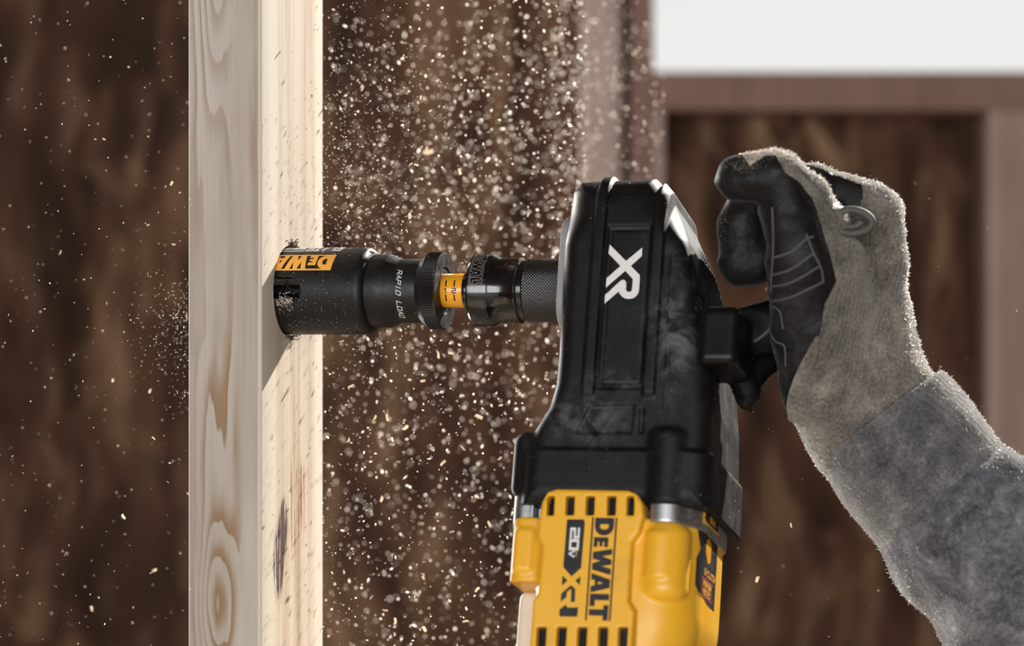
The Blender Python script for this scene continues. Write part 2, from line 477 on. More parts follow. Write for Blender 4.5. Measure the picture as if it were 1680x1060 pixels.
def vnoise(X, Y, Z, s):
    def pr(v):
        v = v/s + 200; i = np.floor(v).astype(int); f = v-i; return i % 32, (i+1) % 32, f*f*(3-2*f)
    x0, x1, fx = pr(X); y0, y1, fy = pr(Y); z0, z1, fz = pr(Z)
    L = _LAT
    return (((L[x0, y0, z0]*(1-fx) + L[x1, y0, z0]*fx)*(1-fy) + (L[x0, y1, z0]*(1-fx) + L[x1, y1, z0]*fx)*fy)*(1-fz)
          + ((L[x0, y0, z1]*(1-fx) + L[x1, y0, z1]*fx)*(1-fy) + (L[x0, y1, z1]*(1-fx) + L[x1, y1, z1]*fx)*fy)*fz) - .5

# ---- flat print: letters as polygons, laid onto a surface
def arc(cx, cy, rx, ry, a0, a1, n=10):
    return [(cx + rx*math.cos(math.radians(a0 + (a1-a0)*i/n)), cy + ry*math.sin(math.radians(a0 + (a1-a0)*i/n))) for i in range(n+1)]
WORD = [  # heavy capital letters, unit height, reading along +x
    [[(0, 0), (0, 1)] + arc(.45, .5, .49, .5, 90, -90), [(.34, .28), (.34, .72)] + arc(.48, .5, .14, .22, 90, -90, 6)],
    [[(1.03, 0), (1.03, .76), (1.55, .76), (1.55, .56), (1.28, .56), (1.28, .47), (1.51, .47), (1.51, .30), (1.28, .30), (1.28, .2), (1.55, .2), (1.55, 0)]],
    [[(1.63, 1), (1.94, 1), (2.03, .5), (2.2, 1), (2.47, 1), (2.55, .5), (2.68, 1), (3.01, 1), (2.74, 0), (2.4, 0), (2.27, .42), (2.18, 0), (1.81, 0)]],
    [[(2.92, 0), (3.24, 1), (3.68, 1), (3.94, 0), (3.6, 0), (3.56, .2), (3.3, .2), (3.25, 0)], [(3.36, .38), (3.44, .63), (3.52, .38)]],
    [[(4.0, 0), (4.0, 1), (4.33, 1), (4.33, .27), (4.65, .27), (4.65, 0)]],
    [[(4.81, 0), (4.81, .73), (4.58, .73), (4.58, 1), (5.39, 1), (5.39, .73), (5.14, .73), (5.14, 0)]]]
STROKE = {'A': [[(0, 0), (.4, 1), (.8, 0)], [(.17, .34), (.63, .34)]], 'C': [[(.8, 1), (0, 1), (0, 0), (.8, 0)]], 'D': [[(0, 0), (0, 1), (.65, 1), (.8, .8), (.8, .2), (.65, 0), (0, 0)]],
    'E': [[(.8, 1), (0, 1), (0, 0), (.8, 0)], [(0, .5), (.7, .5)]], 'F': [[(.8, 1), (0, 1), (0, 0)], [(0, .5), (.7, .5)]], 'G': [[(.8, 1), (0, 1), (0, 0), (.8, 0), (.8, .5), (.45, .5)]],
    'H': [[(0, 0), (0, 1)], [(.8, 0), (.8, 1)], [(0, .5), (.8, .5)]], 'I': [[(.4, 0), (.4, 1)]], 'L': [[(0, 1), (0, 0), (.8, 0)]], 'M': [[(0, 0), (0, 1), (.4, .4), (.8, 1), (.8, 0)]],
    'N': [[(0, 0), (0, 1), (.8, 0), (.8, 1)]], 'O': [[(0, 0), (0, 1), (.8, 1), (.8, 0), (0, 0)]], 'P': [[(0, 0), (0, 1), (.8, 1), (.8, .45), (0, .45)]],
    'R': [[(0, 0), (0, 1), (.8, 1), (.8, .45), (0, .45)], [(.4, .45), (.8, 0)]], 'S': [[(.8, 1), (0, 1), (0, .5), (.8, .5), (.8, 0), (0, 0)]], 'T': [[(0, 1), (.8, 1)], [(.4, 1), (.4, 0)]],
    'U': [[(0, 1), (0, 0), (.8, 0), (.8, 1)]], 'V': [[(0, 1), (.4, 0), (.8, 1)]], 'X': [[(0, 0), (.8, 1)], [(0, 1), (.8, 0)]], '0': [[(0, 0), (0, 1), (.8, 1), (.8, 0), (0, 0)]],
    '1': [[(.2, .8), (.45, 1), (.45, 0)]], '2': [[(0, 1), (.8, 1), (.8, .52), (0, .48), (0, 0), (.8, 0)]], '-': [[(.15, .5), (.65, .5)]], ' ': []}
def stroke_text(txt, w=.22, adv=1.12, shear=0.0, sx=1.0):
    polys = []
    for i, ch in enumerate(txt):
        for pl in STROKE[ch]:
            for (x0, y0), (x1, y1) in zip(pl, pl[1:]):
                dx, dy = x1-x0, y1-y0; L = math.hypot(dx, dy); dx /= L; dy /= L; h = w/2
                a = (x0-dx*h, y0-dy*h); b = (x1+dx*h, y1+dy*h)
                polys.append([[((p[0] + i*adv + shear*p[1])*sx, p[1]) for p in ((a[0]-dy*h, a[1]+dx*h), (b[0]-dy*h, b[1]+dx*h), (b[0]+dy*h, b[1]-dx*h), (a[0]+dy*h, a[1]-dx*h))]])
    return polys
def outline(polys, w):
    out = []
    for rings in polys:
        for r in rings:
            for p, q in zip(r, r[1:] + r[:1]):
                dx, dy = q[0]-p[0], q[1]-p[1]; L = math.hypot(dx, dy)
                if L < 1e-6: continue
                dx, dy = dx/L*w/2, dy/L*w/2
                out.append([[(p[0]-dx-dy, p[1]-dy+dx), (q[0]+dx-dy, q[1]+dy+dx), (q[0]+dx+dy, q[1]+dy-dx), (p[0]-dx+dy, p[1]-dy-dx)]])
    return out
def decal(name, polys, place, mat, parent, cuts=0.0):
    """polys: list of [outer, hole...] in 2D; place(u, v) -> 3D point (mm)"""
    bm = bmesh.new()
    for rings in polys:
        flat = [p for r in rings for p in r]
        tris = tessellate_polygon([[Vector((p[0], p[1], 0)) for p in r] for r in rings])
        vs_ = [bm.verts.new((p[0], p[1], 0)) for p in flat]
        for t in tris:
            try: bm.faces.new([vs_[i] for i in t])
            except ValueError: pass
    bmesh.ops.recalc_face_normals(bm, faces=bm.faces)
    if cuts:
        us = [v.co.x for v in bm.verts]; ws = [v.co.y for v in bm.verts]
        for k, (a, b) in enumerate(((min(us), max(us)), (min(ws), max(ws)))):
            n = int((b-a)/cuts)
            for i in range(1, n+1):
                c = [0, 0, 0]; c[k] = a + (b-a)*i/(n+1); nn = [0, 0, 0]; nn[k] = 1
                bmesh.ops.bisect_plane(bm, geom=bm.verts[:] + bm.edges[:] + bm.faces[:], plane_co=c, plane_no=nn)
    for v in bm.verts: v.co = Vector(place(v.co.x, v.co.y))*.001
    me = bpy.data.meshes.new(name); bm.to_mesh(me); bm.free(); me.materials.append(M[mat])
    o = bpy.data.objects.new(name, me); COL.objects.link(o); o.parent = parent
    return o
def bvh_of(o): return BVHTree.FromPolygons([v.co.copy() for v in o.data.vertices], [tuple(p.vertices) for p in o.data.polygons])
def drop(bvh, origin, direction, lift=.18):
    h = bvh.ray_cast(Vector(origin)*.001, Vector(direction).normalized(), 1.0)
    if h[0] is None: h = bvh.find_nearest(Vector(origin)*.001 + Vector(direction).normalized()*.09)
    return (h[0]*1000) - Vector(direction).normalized()*lift

# ================================================================== SETTING
FLOOR, CEIL, YB = 0.0, 2.80, 1.28       # YB: room face of the far wall's framing
SH = YB + .089                          # sheathing
kb = (YB + DIST)/DIST/PPM
def wx(px): return (px-840)*kb
def wz(py): return CAM_H + (530-py)*kb
def struct(o): o['kind'] = 'structure'; return o
struct(bevel_box('floor', (-2.6, -4.2, -.05), (3.0, SH + .02, FLOOR), 'floor', bev=0))
struct(bevel_box('ceiling', (-2.6, -4.2, CEIL), (3.0, SH + .02, CEIL + .05), 'osb', bev=0))
struct(bevel_box('wall_right', (2.9, -4.2, FLOOR), (3.0, SH, CEIL), 'osb', bev=0))
struct(bevel_box('wall_left', (-2.6, -4.2, FLOOR), (-2.5, SH, CEIL), 'osb', bev=0))
wb = struct(empty('wall_back', Matrix.Translation((0, SH, 0))))
SILL = wz(117); WL = wx(1073)
t = .011
JX = WL - .038
for x0, x1, z0, z1 in ((-2.6, -1.62, 0, CEIL), (-1.62, -.64, 0, .75), (-1.62, -.64, 2.1, CEIL), (-.64, WL - .02, 0, CEIL), (WL - .02, 1.2, 0, SILL - .02), (1.2, 2.3, 0, SILL - .02), (2.3, 2.9, 0, CEIL)):
    bevel_box('osb_panel', (x0, 0, z0), (x1, t, z1), 'osb', wb, bev=.001)
def fstud(x0, x1, z0=0., z1=CEIL, mat='frame', name='wall_stud', y0=-.089, y1=0.):
    return bevel_box(name, (x0, y0, z0), (x1, y1, z1), mat, wb, bev=.002)
fstud(wx(956), wx(1019), mat='frame_pale')                      # king stud
fstud(wx(1034), WL, z0=0)                                       # jack stud
fstud(WL, wx(1090), 0, SILL - .036, mat='frame_pale')           # cripple under the sill
fstud(wx(1627), wx(1627) + .038, 0, SILL - .036, mat='frame_mid')
fstud(wx(1627) + .041, wx(1627) + .079, 0, SILL - .036)
for x in (-1.66, -1.455, -.678, 1.16, 1.6): fstud(x, x + .038, 0, CEIL if x < 0 else SILL - .036)
fstud(2.3, 2.338)
fstud(-1.417, -.678, .712, .75, name='window_sill_plate'); fstud(-1.417, -.678, 2.1, 2.138, name='window_header')  # unseen opening added to hold the rim lamp
fstud(WL, 2.3, SILL - .036, SILL, name='window_sill_plate')
fstud(WL, 2.3, 2.72, 2.80, name='window_header')
fstud(-2.6, 2.9, 0, .038, name='bottom_plate', y0=-.0885, y1=-.0005)

# ================================================================== THE DRILLED STUD
M_AX = Matrix.Translation(HOLE) @ Matrix((U, NB, ZU)).transposed().to_4x4()
def build_stud():
    lo, hi = Vector((-38, -39, -HOLE.z*1000)), Vector((0, 50, CEIL*1000 - HOLE.z*1000 - .5))
    bm = bmesh.new(); bmesh.ops.create_cube(bm, size=1)
    for v in bm.verts: v.co = Vector([lo[i] if v.co[i] < 0 else hi[i] for i in range(3)])*.001
    ed = [e for e in bm.edges if abs(e.verts[0].co.z - e.verts[1].co.z) > 1]
    bmesh.ops.bevel(bm, geom=ed, offset=.0028, segments=4, affect='EDGES', profile=.5)
    me = bpy.data.meshes.new('wood_stud'); bm.to_mesh(me); bm.free(); me.materials.append(M['pine'])
    o = bpy.data.objects.new('wood_stud', me); COL.objects.link(o); o.matrix_world = M_AX
    # ring-shaped kerf left by the saw
    bm = bmesh.new(); n = 72; rings = []
    for x, r in ((-26, 22.4), (6, 22.4), (6, .02), (-15, .02), (-15, 18.9), (-26, 18.9)):
        rings.append([bm.verts.new(Vector((x, r*math.cos(2*math.pi*i/n), r*math.sin(2*math.pi*i/n)))*.001) for i in range(n)])
    for a in range(6):
        for i in range(n):
            j = (i+1) % n; bm.faces.new((rings[a][i], rings[a][j], rings[(a+1) % 6][j], rings[(a+1) % 6][i]))
    bmesh.ops.recalc_face_normals(bm, faces=bm.faces)
    mc = bpy.data.meshes.new('kerf'); bm.to_mesh(mc); bm.free(); mc.materials.append(M['pine'])
    c = bpy.data.objects.new('kerf', mc); COL.objects.link(c); c.matrix_world = M_AX
    md = o.modifiers.new('kerf', 'BOOLEAN'); md.operation = 'DIFFERENCE'; md.object = c; md.solver = 'EXACT'
    bpy.context.view_layer.update()
    new = bpy.data.meshes.new_from_object(o.evaluated_get(bpy.context.evaluated_depsgraph_get()))
    o.modifiers.clear(); o.data = new; bpy.data.objects.remove(c)
    for p in new.polygons: p.use_smooth = True
    sharp(o, 20)
    return tag(o, 'pale pine timber stud being drilled, upright in the foreground', 'stud')
stud = build_stud()

# ================================================================== HOLE SAW
saw = empty('hole_saw', M_AX)
tag(saw, 'black hole saw cup with orange lettering biting into the pine stud', 'hole saw')
def cup_sdf(X, Y, Z):
    r = np.sqrt(Y*Y + Z*Z)
    d = rmax(r - 21.3, np.abs(X - 10.5) - 34.0, 4.0)
    inner = np.maximum(r - 19.6, np.abs(X - 5.5) - 36.5)
    d = np.maximum(d, -inner)
    d = np.maximum(d, -(np.sqrt(np.maximum(np.abs(X + 8) - 14.5, 0)**2 + Z*Z) - 6.6))      # slots through both sides
    d = np.maximum(d, -(np.sqrt(np.maximum(np.abs(X + 8) - 14.5, 0)**2 + Y*Y) - 6.6) ) if False else d
    ang = np.arctan2(Z, Y)*26
    d = np.maximum(d, -(X + 20.2 - 1.6*np.abs(((ang/np.pi) % 1) - .5)*2))              # teeth
    return d
v, q, n_ = sdf_solid(cup_sdf, (-26, -23, -23), (47, 23, 23), .42)
mesh_obj('saw_cup', v, q, 'steel_black', saw)
lathe('arbor_body', [(40, 2), (40, 17.9), (44.6, 17.9), (52.8, 17.9), (53.6, 17.6), (58.2, 15.7), (59, 15.55), (70, 15.55), (70.5, 15.4), (70.5, 2)], 'steel_black', saw)
def knurl(x, r, a): return r + (.22*math.cos(a*96) if r > 17.6 and 73 < x < 79.9 else 0)
prof = [(69.5, 10), (69.5, 15.6), (73.0, 18.4)] + [(73.2 + i*.8, 18.55) for i in range(9)] + [(80.4, 18.2), (80.4, 11.6), (79.6, 11.4), (79.6, 10.6), (80.2, 10.4), (80.2, 8.6)]
lathe('locking_collar', prof, 'steel_black', saw, n=384, rfun=knurl)
lathe('depth_dial', [(79, 6), (79, 8.1), (80.2, 8.3), (90.4, 8.3), (91.2, 7.9), (91.2, 5)], 'amber', saw)
lathe('arbor_shank', [(91, 5), (91, 8.6), (92.6, 8.8), (94.2, 8.6), (94.2, 5.2), (118, 5.2), (118, .1)], 'gloss_black', saw, n=64)
lathe('pilot_bit', [(-25, .1), (-22, 3), (40, 3.2), (40, .1)], 'steel_black', saw, n=24, rfun=lambda x, r, a: r*(1 + .22*math.cos(2*a + x*.35)))
def on_cyl(r, lift=.12):
    """s: arc length upward from the side facing the room, x: along the axis"""
    def f(x, s):
        a = s/r; return (x, -(r+lift)*math.cos(a), (r+lift)*math.sin(a))
    return f
def rot180(x0, s0, sc, scy=None, shear=0.0):
    scy = scy or sc
    return lambda p: (x0 - p[0]*sc - shear*p[1], s0 - p[1]*scy)
def mp(polys, f): return [[[f(p) for p in r] for r in rings] for rings in polys]
R_CUP = 21.3
def ycyl(py, r, c=478.): return r*math.asin(max(-1, min(1, (c-py)/3345*1000/r)))
s_top, s_bot = ycyl(419.5, R_CUP), ycyl(445, R_CUP)
hgt = s_top - s_bot
x_r = 29.0
bar_h = hgt*.085
lab = mp(WORD, rot180(x_r - .9, s_top - bar_h*1.35, 8.2, hgt - bar_h*2.7, shear=.6))
# upside-down lettering: its baseline is the upper bar
cyl = on_cyl(R_CUP)
decal('brand_lettering', mp(WORD, lambda p: (x_r - .9 - p[0]*8.4*.92 - p[1]*.6, s_top - bar_h - p[1]*(hgt - 2*bar_h))), cyl, 'orange', saw, cuts=1.2)
decal('brand_bar', [[[(x_r, s_top), (-19, s_top), (-19, s_top - bar_h), (x_r, s_top - bar_h)]]], cyl, 'orange', saw, cuts=1.2)
decal('brand_bar', [[[(x_r - .9, s_bot + bar_h), (-19, s_bot + bar_h), (-19, s_bot), (x_r - .9, s_bot)]]], cyl, 'orange', saw, cuts=1.2)
decal('brand_bar', [[[(x_r, s_top), (x_r - .9, s_bot), (x_r - 1.9, s_bot), (x_r - 1.0, s_top)]]], cyl, 'orange', saw, cuts=1.2)
e1, e2 = ycyl(407.3, R_CUP), ycyl(413.2, R_CUP)
decal('series_lettering', mp(stroke_text('ELITE', w=.20, adv=1.16, shear=.25), lambda p: (30.0 - p[0]*3.2, e1 - p[1]*(e1-e2)*.92)), cyl, 'bright', saw, cuts=1.2)
decal('series_lettering', mp(stroke_text('SERIES', w=.22, adv=1.16, shear=.25), lambda p: (10.4 - p[0]*1.9, e1 - p[1]*(e1-e2)*.55)), cyl, 'bright', saw, cuts=1.2)
decal('series_bar', [[[(11, e2 + .3), (-19, e2 + .3), (-19, e2 - .25), (11, e2 - .25)]]], cyl, 'bright', saw, cuts=1.2)
R_N = 15.55
s0 = ycyl(445, R_N); s1 = ycyl(521, R_N)
decal('collar_lettering', mp(stroke_text('RAPID LOAD', w=.20, adv=1.16, shear=.35), lambda p: (60.3 + p[1]*2.2, s0 + (s1-s0)*p[0]/11.4)), on_cyl(R_N), 'white_ink', saw, cuts=1.0)
cy = on_cyl(8.3, .08)
for xx, ch in ((83.0, '1'), (87.2, '2')):
    for sg in (1, -1):
        decal('dial_mark', [[[(xx - .35, sg*1.9), (xx + .35, sg*1.9), (xx + .35, sg*5.4), (xx - .35, sg*5.4)]]], cy, 'ink', saw, cuts=.8)
    decal('dial_numeral', mp(stroke_text(ch, w=.24), lambda p, xx=xx: (xx - .9 + p[0]*2.1, -1.1 + p[1]*2.1)), cy, 'ink', saw, cuts=.8)

# ================================================================== DRILL
M_D = Matrix.Translation(HOLE) @ Matrix((U, YD, B)).transposed().to_4x4()
drill = empty('right_angle_drill', M_D)
tag(drill, 'yellow and black right-angle cordless drill driving the hole saw', 'power drill')
# chuck
chuck = lathe('chuck', [(95.6, 6), (95.6, 17.0), (96.4, 17.7), (105.2, 17.7), (105.8, 17.4), (109.2, 15.8), (110, 15.7), (117.6, 15.7), (118.2, 15.9), (119.0, 15.9), (119.4, 15.4), (119.8, 14.6), (122, 14.6), (122, 6)], 'gloss_black', drill, n=128)
NK = 30
lathe('knurled_sleeve', [(122.0, 10), (122.0, 14.2)] + [(122.6 + i*.26, 14.75) for i in range(85)] + [(145.2, 14.2), (145.2, 10)], 'knurl', drill, n=320,
      rfun=lambda x, r, a: r + (.55*(abs(math.sin(a*NK + x*2.1))*abs(math.sin(a*NK - x*2.1))) if r > 14.5 else 0), smooth_angle=80)
ec = on_cyl(17.7, .05)
wl_ = outline([[[(p[0], p[1]) for p in r] for r in rings] for rings in WORD], .035)
decal('chuck_lettering', mp(wl_, lambda p: (97.9 + p[1]*5.2, 18.5 - p[0]*4.3)), ec, 'etch', chuck, cuts=1.2)
for xx in (97.2, 103.8):
    decal('chuck_line', [[[(xx, -4.6), (xx + .16, -4.6), (xx + .16, 20), (xx, 20)]]], ec, 'etch', chuck, cuts=1.2)

# black rubber-covered head
HEADP = [(148, 40), (152, 46), (188, 47), (196, 38), (206.5, 14), (213.5, -8), (219.5, -40), (222.5, -66), (223.5, -90), (223.5, -114), (138, -114), (138, -84), (141, -76), (146.5, -66), (148.8, -55), (149, -40), (148, 0), (147.5, 30)]
TRAP = [loc(965, 664, -40), loc(1043, 661, -40), loc(1038, 713, -40), loc(940, 713, -40)]
def head_sdf(X, Y, Z):
    x2, z2 = X[:, :, 0], Z[0, :, :]
    x2 = X[:, 0, 0][:, None]; z2 = Z[0, 0, :][None, :]
    p = sd_poly(x2, z2, HEADP)
    # moulded relief
    rel = np.zeros_like(p)
    for c in (166.0, 194.4):
        rel = np.maximum(rel, 2.0*(1 - sstep(np.abs(x2-c), 2.0, 3.4))*sstep(z2, -64, -60))
    panel = sd_poly(x2, z2, [(169.6, 20), (191, 20), (191, -59.5), (169.6, -59.5)])
    rel = rel - .9*(1 - sstep(panel, -.9, .0))
    inner = sd_poly(x2, z2, [(171.5, 17.5), (189.5, 17.5), (189.5, -56), (171.5, -56)])
    rel = rel - .35*(1 - sstep(np.abs(inner), .2, .8))
    rel = rel - 1.1*(1 - sstep(sd_poly(x2, z2, TRAP), -1.2, .0))
    slot = sd_poly(x2, z2, [(190.5, -67.5), (193.2, -67.5), (193.2, -80), (190.5, -80)])
    rel = rel - 1.0*(1 - sstep(slot, -.9, .2))
    rel = rel - .5*(1 - sstep(np.abs(x2 - 200.2 - (z2+25)*-.01), .2, .9))*sstep(z2, -70, -66)*(1-sstep(z2, 6, 10))
    rel = rel + 2.0*(1 - sstep(z2, -88.5, -86.5))*(x2 < 230)
    rel = rel[:, None, :]; p = p[:, None, :]
    hz = 40 - 2*sstep(Z, 10, 46)
    r = 9 + 7*sstep(Z, 10, 30)
    d = rmax(p, np.abs(Y) - hz, r) - rel
    aY = np.abs(Y)
    boss = rmax(np.sqrt(((X-205)/1.0)**2 + (aY-35.5)**2) - 9.5, np.abs(Z + 96) - 18.5, 5)
    d = smin(d, boss, 2.5)
    b2 = rmax(sd_rbox(X, aY, Z, (140, 20, -92), (9.6, 17, 40), 7), np.abs(Z + 93.5) - 16.0, 6)
    d = smin(d, b2, 2.0)
    # grip ribs running up the back
    back = sstep(X + Y*.25, 203, 209)*sstep(Z, -30, -20)*(1-sstep(Z, 22, 30))
    d = d - .8*back*np.cos((Z*.8 + Y*.55)*2.1)
    d = d + .22*vnoise(X, Y, Z, 9.0)
    return np.maximum(d, -(Z + 113.0))
v, q, n_ = sdf_solid(head_sdf, (124, -48, -116), (232, 48, 54), .62)
head = mesh_obj('head_housing', v, q, 'rubber', drill)
bv_head = bvh_of(head)
def fr(px, py, Y=-42): return loc(px, py, Y)
XRP = [(178, 97), (415, 338), (652, 143), (645, 265), (485, 410), (612, 540), (616, 570), (604, 760), (590, 810), (560, 850), (520, 878), (455, 888), (400, 880), (355, 850), (325, 815), (308, 780), (105, 955), (112, 828), (330, 630), (360, 610), (390, 612), (412, 635), (418, 660), (414, 750), (425, 775), (455, 788), (485, 780), (502, 755), (515, 600), (405, 480), (123, 722), (132, 590), (335, 410), (160, 225)]
def px_poly(pts, sc, ox, oy, Y=-40): return [loc(ox + x/sc, oy + y/sc, Y) for x, y in pts]
decal('series_lettering', [[px_poly(XRP, 8.833, 980, 390, -39.3)]], lambda u, w: drop(bv_head, (u, -80, w), (0, 1, 0), .2), 'bright', head, cuts=3)
# plate where the chuck leaves the head
def plate_sdf(X, Y, Z):
    q = rmax(np.abs(Y) - 31, np.abs(Z - 3) - 27.5, 14)
    return rmax(q, np.abs(X - 147.9) - 3.4, .8)
v, q, n_ = sdf_solid(plate_sdf, (143, -33, -27), (154, 33, 33), .7)
mesh_obj('nose_plate', v, q, 'grey_plate', drill)

# cast collar between head and motor
def ring_shape(X, Y, Z, x0, x1, hy, r):
    return rmax(np.abs(X - (x0+x1)/2) - (x1-x0)/2, np.abs(Y) - hy, r)
def collar_sdf(X, Y, Z):
    d = ring_shape(X, Y, Z, 137, 221.5, 41.5, 22)
    aY = np.abs(Y)
    d = smin(d, np.sqrt((X-205)**2 + (aY-34.5)**2) - 9.0, 1.2)
    d = smin(d, rmax(np.abs(X-141) - 8.8, np.abs(aY-20) - 15, 6), 2)
    d = np.maximum(d, -rmax(np.abs(X - 171) - 28, np.abs(Y + 50) - 22, 1))
    return rmax(d, np.abs(Z + 114) - 7.2, .6)
v, q, n_ = sdf_solid(collar_sdf, (130, -46, -123), (226, 46, -105), .7)
collar = mesh_obj('gearbox_collar', v, q, 'aluminium', drill)

# yellow motor housing with the raised vent panel
VP = [loc(x, y, -47) for x, y in ((884, 845), (888, 822), (897, 806), (912, 801), (1030, 803), (1044, 809), (1053, 824), (1055, 845), (1048, 872), (1036, 888), (1030, 985), (1040, 1002), (1030, 1130), (862, 1130), (872, 985), (881, 972), (888, 895), (880, 880))]
SLT = []
for x in (903, 935, 968, 1003, 1034):
    w = 7.2 if x not in (903, 1034) else 6.0
    SLT.append([loc(x - w, 813, -47), loc(x + w, 813, -47), loc(x + w - 1, 845, -47), loc(x - w - 1, 845, -47)])
SLB = []
for x in (888, 921, 955, 989, 1022):
    SLB.append([loc(x - 8, 1028, -47), loc(x + 8, 1028, -47), loc(x + 3, 1120, -47), loc(x - 12, 1120, -47)])
VIN = [loc(x, y, -47) for x, y in ((892, 848), (893, 822), (901, 810), (914, 806), (1028, 808), (1040, 813), (1048, 826), (1049, 848))]
def motor_sdf(X, Y, Z):
    x2 = X[:, 0, 0][:, None]; z2 = Z[0, 0, :][None, :]
    x1 = 220.3 - 1.2*sstep(Z, -120, -150)*0 - 9*sstep(-Z, 160, 200)
    d = ring_shape(X, Y, Z, 143, x1, 41.5 - 2*sstep(-Z, 150, 190), 24)
    d = rmax(d, np.abs(Z + 179) - 60, 2.0)
    aY = np.abs(Y)
    boss = rmax(np.sqrt((X-205.5)**2 + (aY-33.5)**2) - 11.0, np.abs(Z + 138) - 18.6, 7)
    d = smin(d, boss, 1.6)
    pad = rmax(np.sqrt((X-204.5)**2 + (aY-37.5)**2) - 8.2, np.abs(Z + 136) - 12, 3.0)
    d = smin(d, pad, .8)
    ear = rmax(np.abs(X-141.5) - 8.6, np.abs(aY-19) - 17.5, 7)
    ear = rmax(ear, np.abs(Z + 133.5) - 15, 1.5)
    ear = smax(ear, (-Z - 148 - (X-132)*.9)*.75, 1.5)
    d = smin(d, ear, 2.5)
    earpad = sd_rbox(X, aY, Z, (140, 33.5, -134), (5.2, 4.4, 11), 3)
    d = smin(d, earpad, 1.0)
    vp = sd_poly(x2, z2, VP)[:, None, :]
    pan = rmax(vp, np.abs(Y + 36) - 10.5, 1.8)
    d = smin(d, pan, .8)
    vi = sd_poly(x2, z2, VIN)[:, None, :]
    for s in SLT:
        ss = np.maximum(sd_poly(x2, z2, s)[:, None, :], vi)
        d = np.maximum(d, -rmax(ss, np.abs(Y + 46) - 16, .4))
    for s in SLB:
        ss = sd_poly(x2, z2, s)[:, None, :]
        d = np.maximum(d, -rmax(ss, np.abs(Y + 46) - 16, .4))
    gr = np.abs(Z + 172) - 30
    return d + .12*vnoise(X, Y, Z, 12.0)
v, q, n_ = sdf_solid(motor_sdf, (128, -50, -243), (226, 47, -103), .62)
motor = mesh_obj('motor_housing', v, q, 'yellow', drill)
bv_m = bvh_of(motor)
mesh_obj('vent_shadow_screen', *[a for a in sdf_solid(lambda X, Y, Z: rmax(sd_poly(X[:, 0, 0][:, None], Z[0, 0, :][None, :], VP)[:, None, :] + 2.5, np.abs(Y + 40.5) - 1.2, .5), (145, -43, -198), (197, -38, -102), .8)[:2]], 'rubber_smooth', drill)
# plain cream block beside and below the motor
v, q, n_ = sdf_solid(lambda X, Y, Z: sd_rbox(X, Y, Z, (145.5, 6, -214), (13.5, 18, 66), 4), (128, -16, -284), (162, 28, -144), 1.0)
mesh_obj('cream_block', v, q, 'cream', drill)

# print on the vent panel
pl = lambda u, w: drop(bv_m, (u, -90, w), (0, 1, 0), .15)
YP = -46.5
x_b, z_b = loc(977.0, 849.5, YP); x_t, _ = loc(1008.2, 851, YP); _, z_e = loc(955, 1017.5, YP)
un = (z_b - z_e)/5.39
lg = decal('brand_lettering', mp(WORD, lambda p: (x_b + p[1]*(x_t - x_b), z_b - p[0]*un)), pl, 'ink', motor)
for off in (x_b - 1.55, x_t + .55):
    decal('brand_line', [[[(off, z_b + .1), (off + .85, z_b + .1), (off + .85, z_e - .1), (off, z_e - .1)]]], pl, 'ink', motor)
c2 = lambda pts: px_poly(pts, 10.6, 910, 840, YP)
c3 = lambda pts: px_poly(pts, 10.6, 910, 930, YP)
bars = [[c2([(230, 130), (490, 130), (520, 150), (527, 180), (462, 975)]) + c3([(295, 172)]) + c2([(150, 960), (215, 150)])],
        [c3([(135, 150), (225, 240), (125, 330)])], [c3([(450, 165), (360, 240), (440, 325)])],
        [c3([(285, 320), (360, 390), (350, 615), (280, 615), (292, 385), (215, 435), (205, 530), (105, 610), (112, 470)])],
        [c3([(190, 660), (225, 710), (410, 705), (398, 845), (380, 870), (95, 865), (80, 840), (85, 740)])]]
lb = decal('voltage_label', bars, pl, 'ink', motor)
pl2 = lambda u, w: drop(bv_m, (u, -90, w), (0, 1, 0), .25)
def rotlab(px, py, sc_read, sc_up):
    x0, z0 = loc(px, py, YP); return lambda p: (x0 + p[1]*sc_up, z0 - p[0]*sc_read)
decal('voltage_lettering', mp(stroke_text('20', w=.27, adv=1.12), rotlab(937.6, 868, 4.75, 3.55)), pl2, 'bright', motor)
decal('voltage_lettering', mp(stroke_text('V', w=.25), rotlab(934.6, 904, 3.3, 2.2)), pl2, 'bright', motor)
decal('voltage_lettering', mp(stroke_text('MAX', w=.2), rotlab(944.5, 904, .82, .75)), pl2, 'yellow', motor)
# labels on the rounded back
bv_c = bvh_of(collar)
dirb = Vector((-1, .42, 0)).normalized()
def back(bv, lift): return lambda s, w: drop(bv, Vector((178, 0, w)) + Vector((-dirb.y, dirb.x, 0))*-(s + 8.0) - dirb*90, dirb, lift)
bk = back(bv_m, .15); bk2 = back(bv_m, .25)
lab_poly = [[(-17.5, -118.5), (-14.5, -118), (2, -118), (14, -118), (15, -119), (15, -152), (2, -152), (-14.5, -149), (-17.5, -146), (-17.5, -134), (-14.5, -129), (-17.5, -122)]]
decal('feature_label', [lab_poly], bk, 'ink', motor, cuts=2)
decal('label_icon', [[[(-8, -124), (-3, -122), (2, -124), (2, -132), (-3, -134), (-8, -129)]]], bk2, 'amber', motor, cuts=2)
decal('label_lettering', mp(stroke_text('E-CLUTCH', w=.22), lambda p: (-8 + p[0]*2.4, -139.4 + p[1]*2.6)), bk2, 'orange', motor, cuts=2)
decal('label_frame', [[[(-12, -141.2), (10, -141.2), (10, -141.8), (-11.4, -141.8), (-11.4, -149.2), (10, -149.2), (10, -149.8), (-12, -149.8)]]], bk2, 'red_ink', motor, cuts=2)
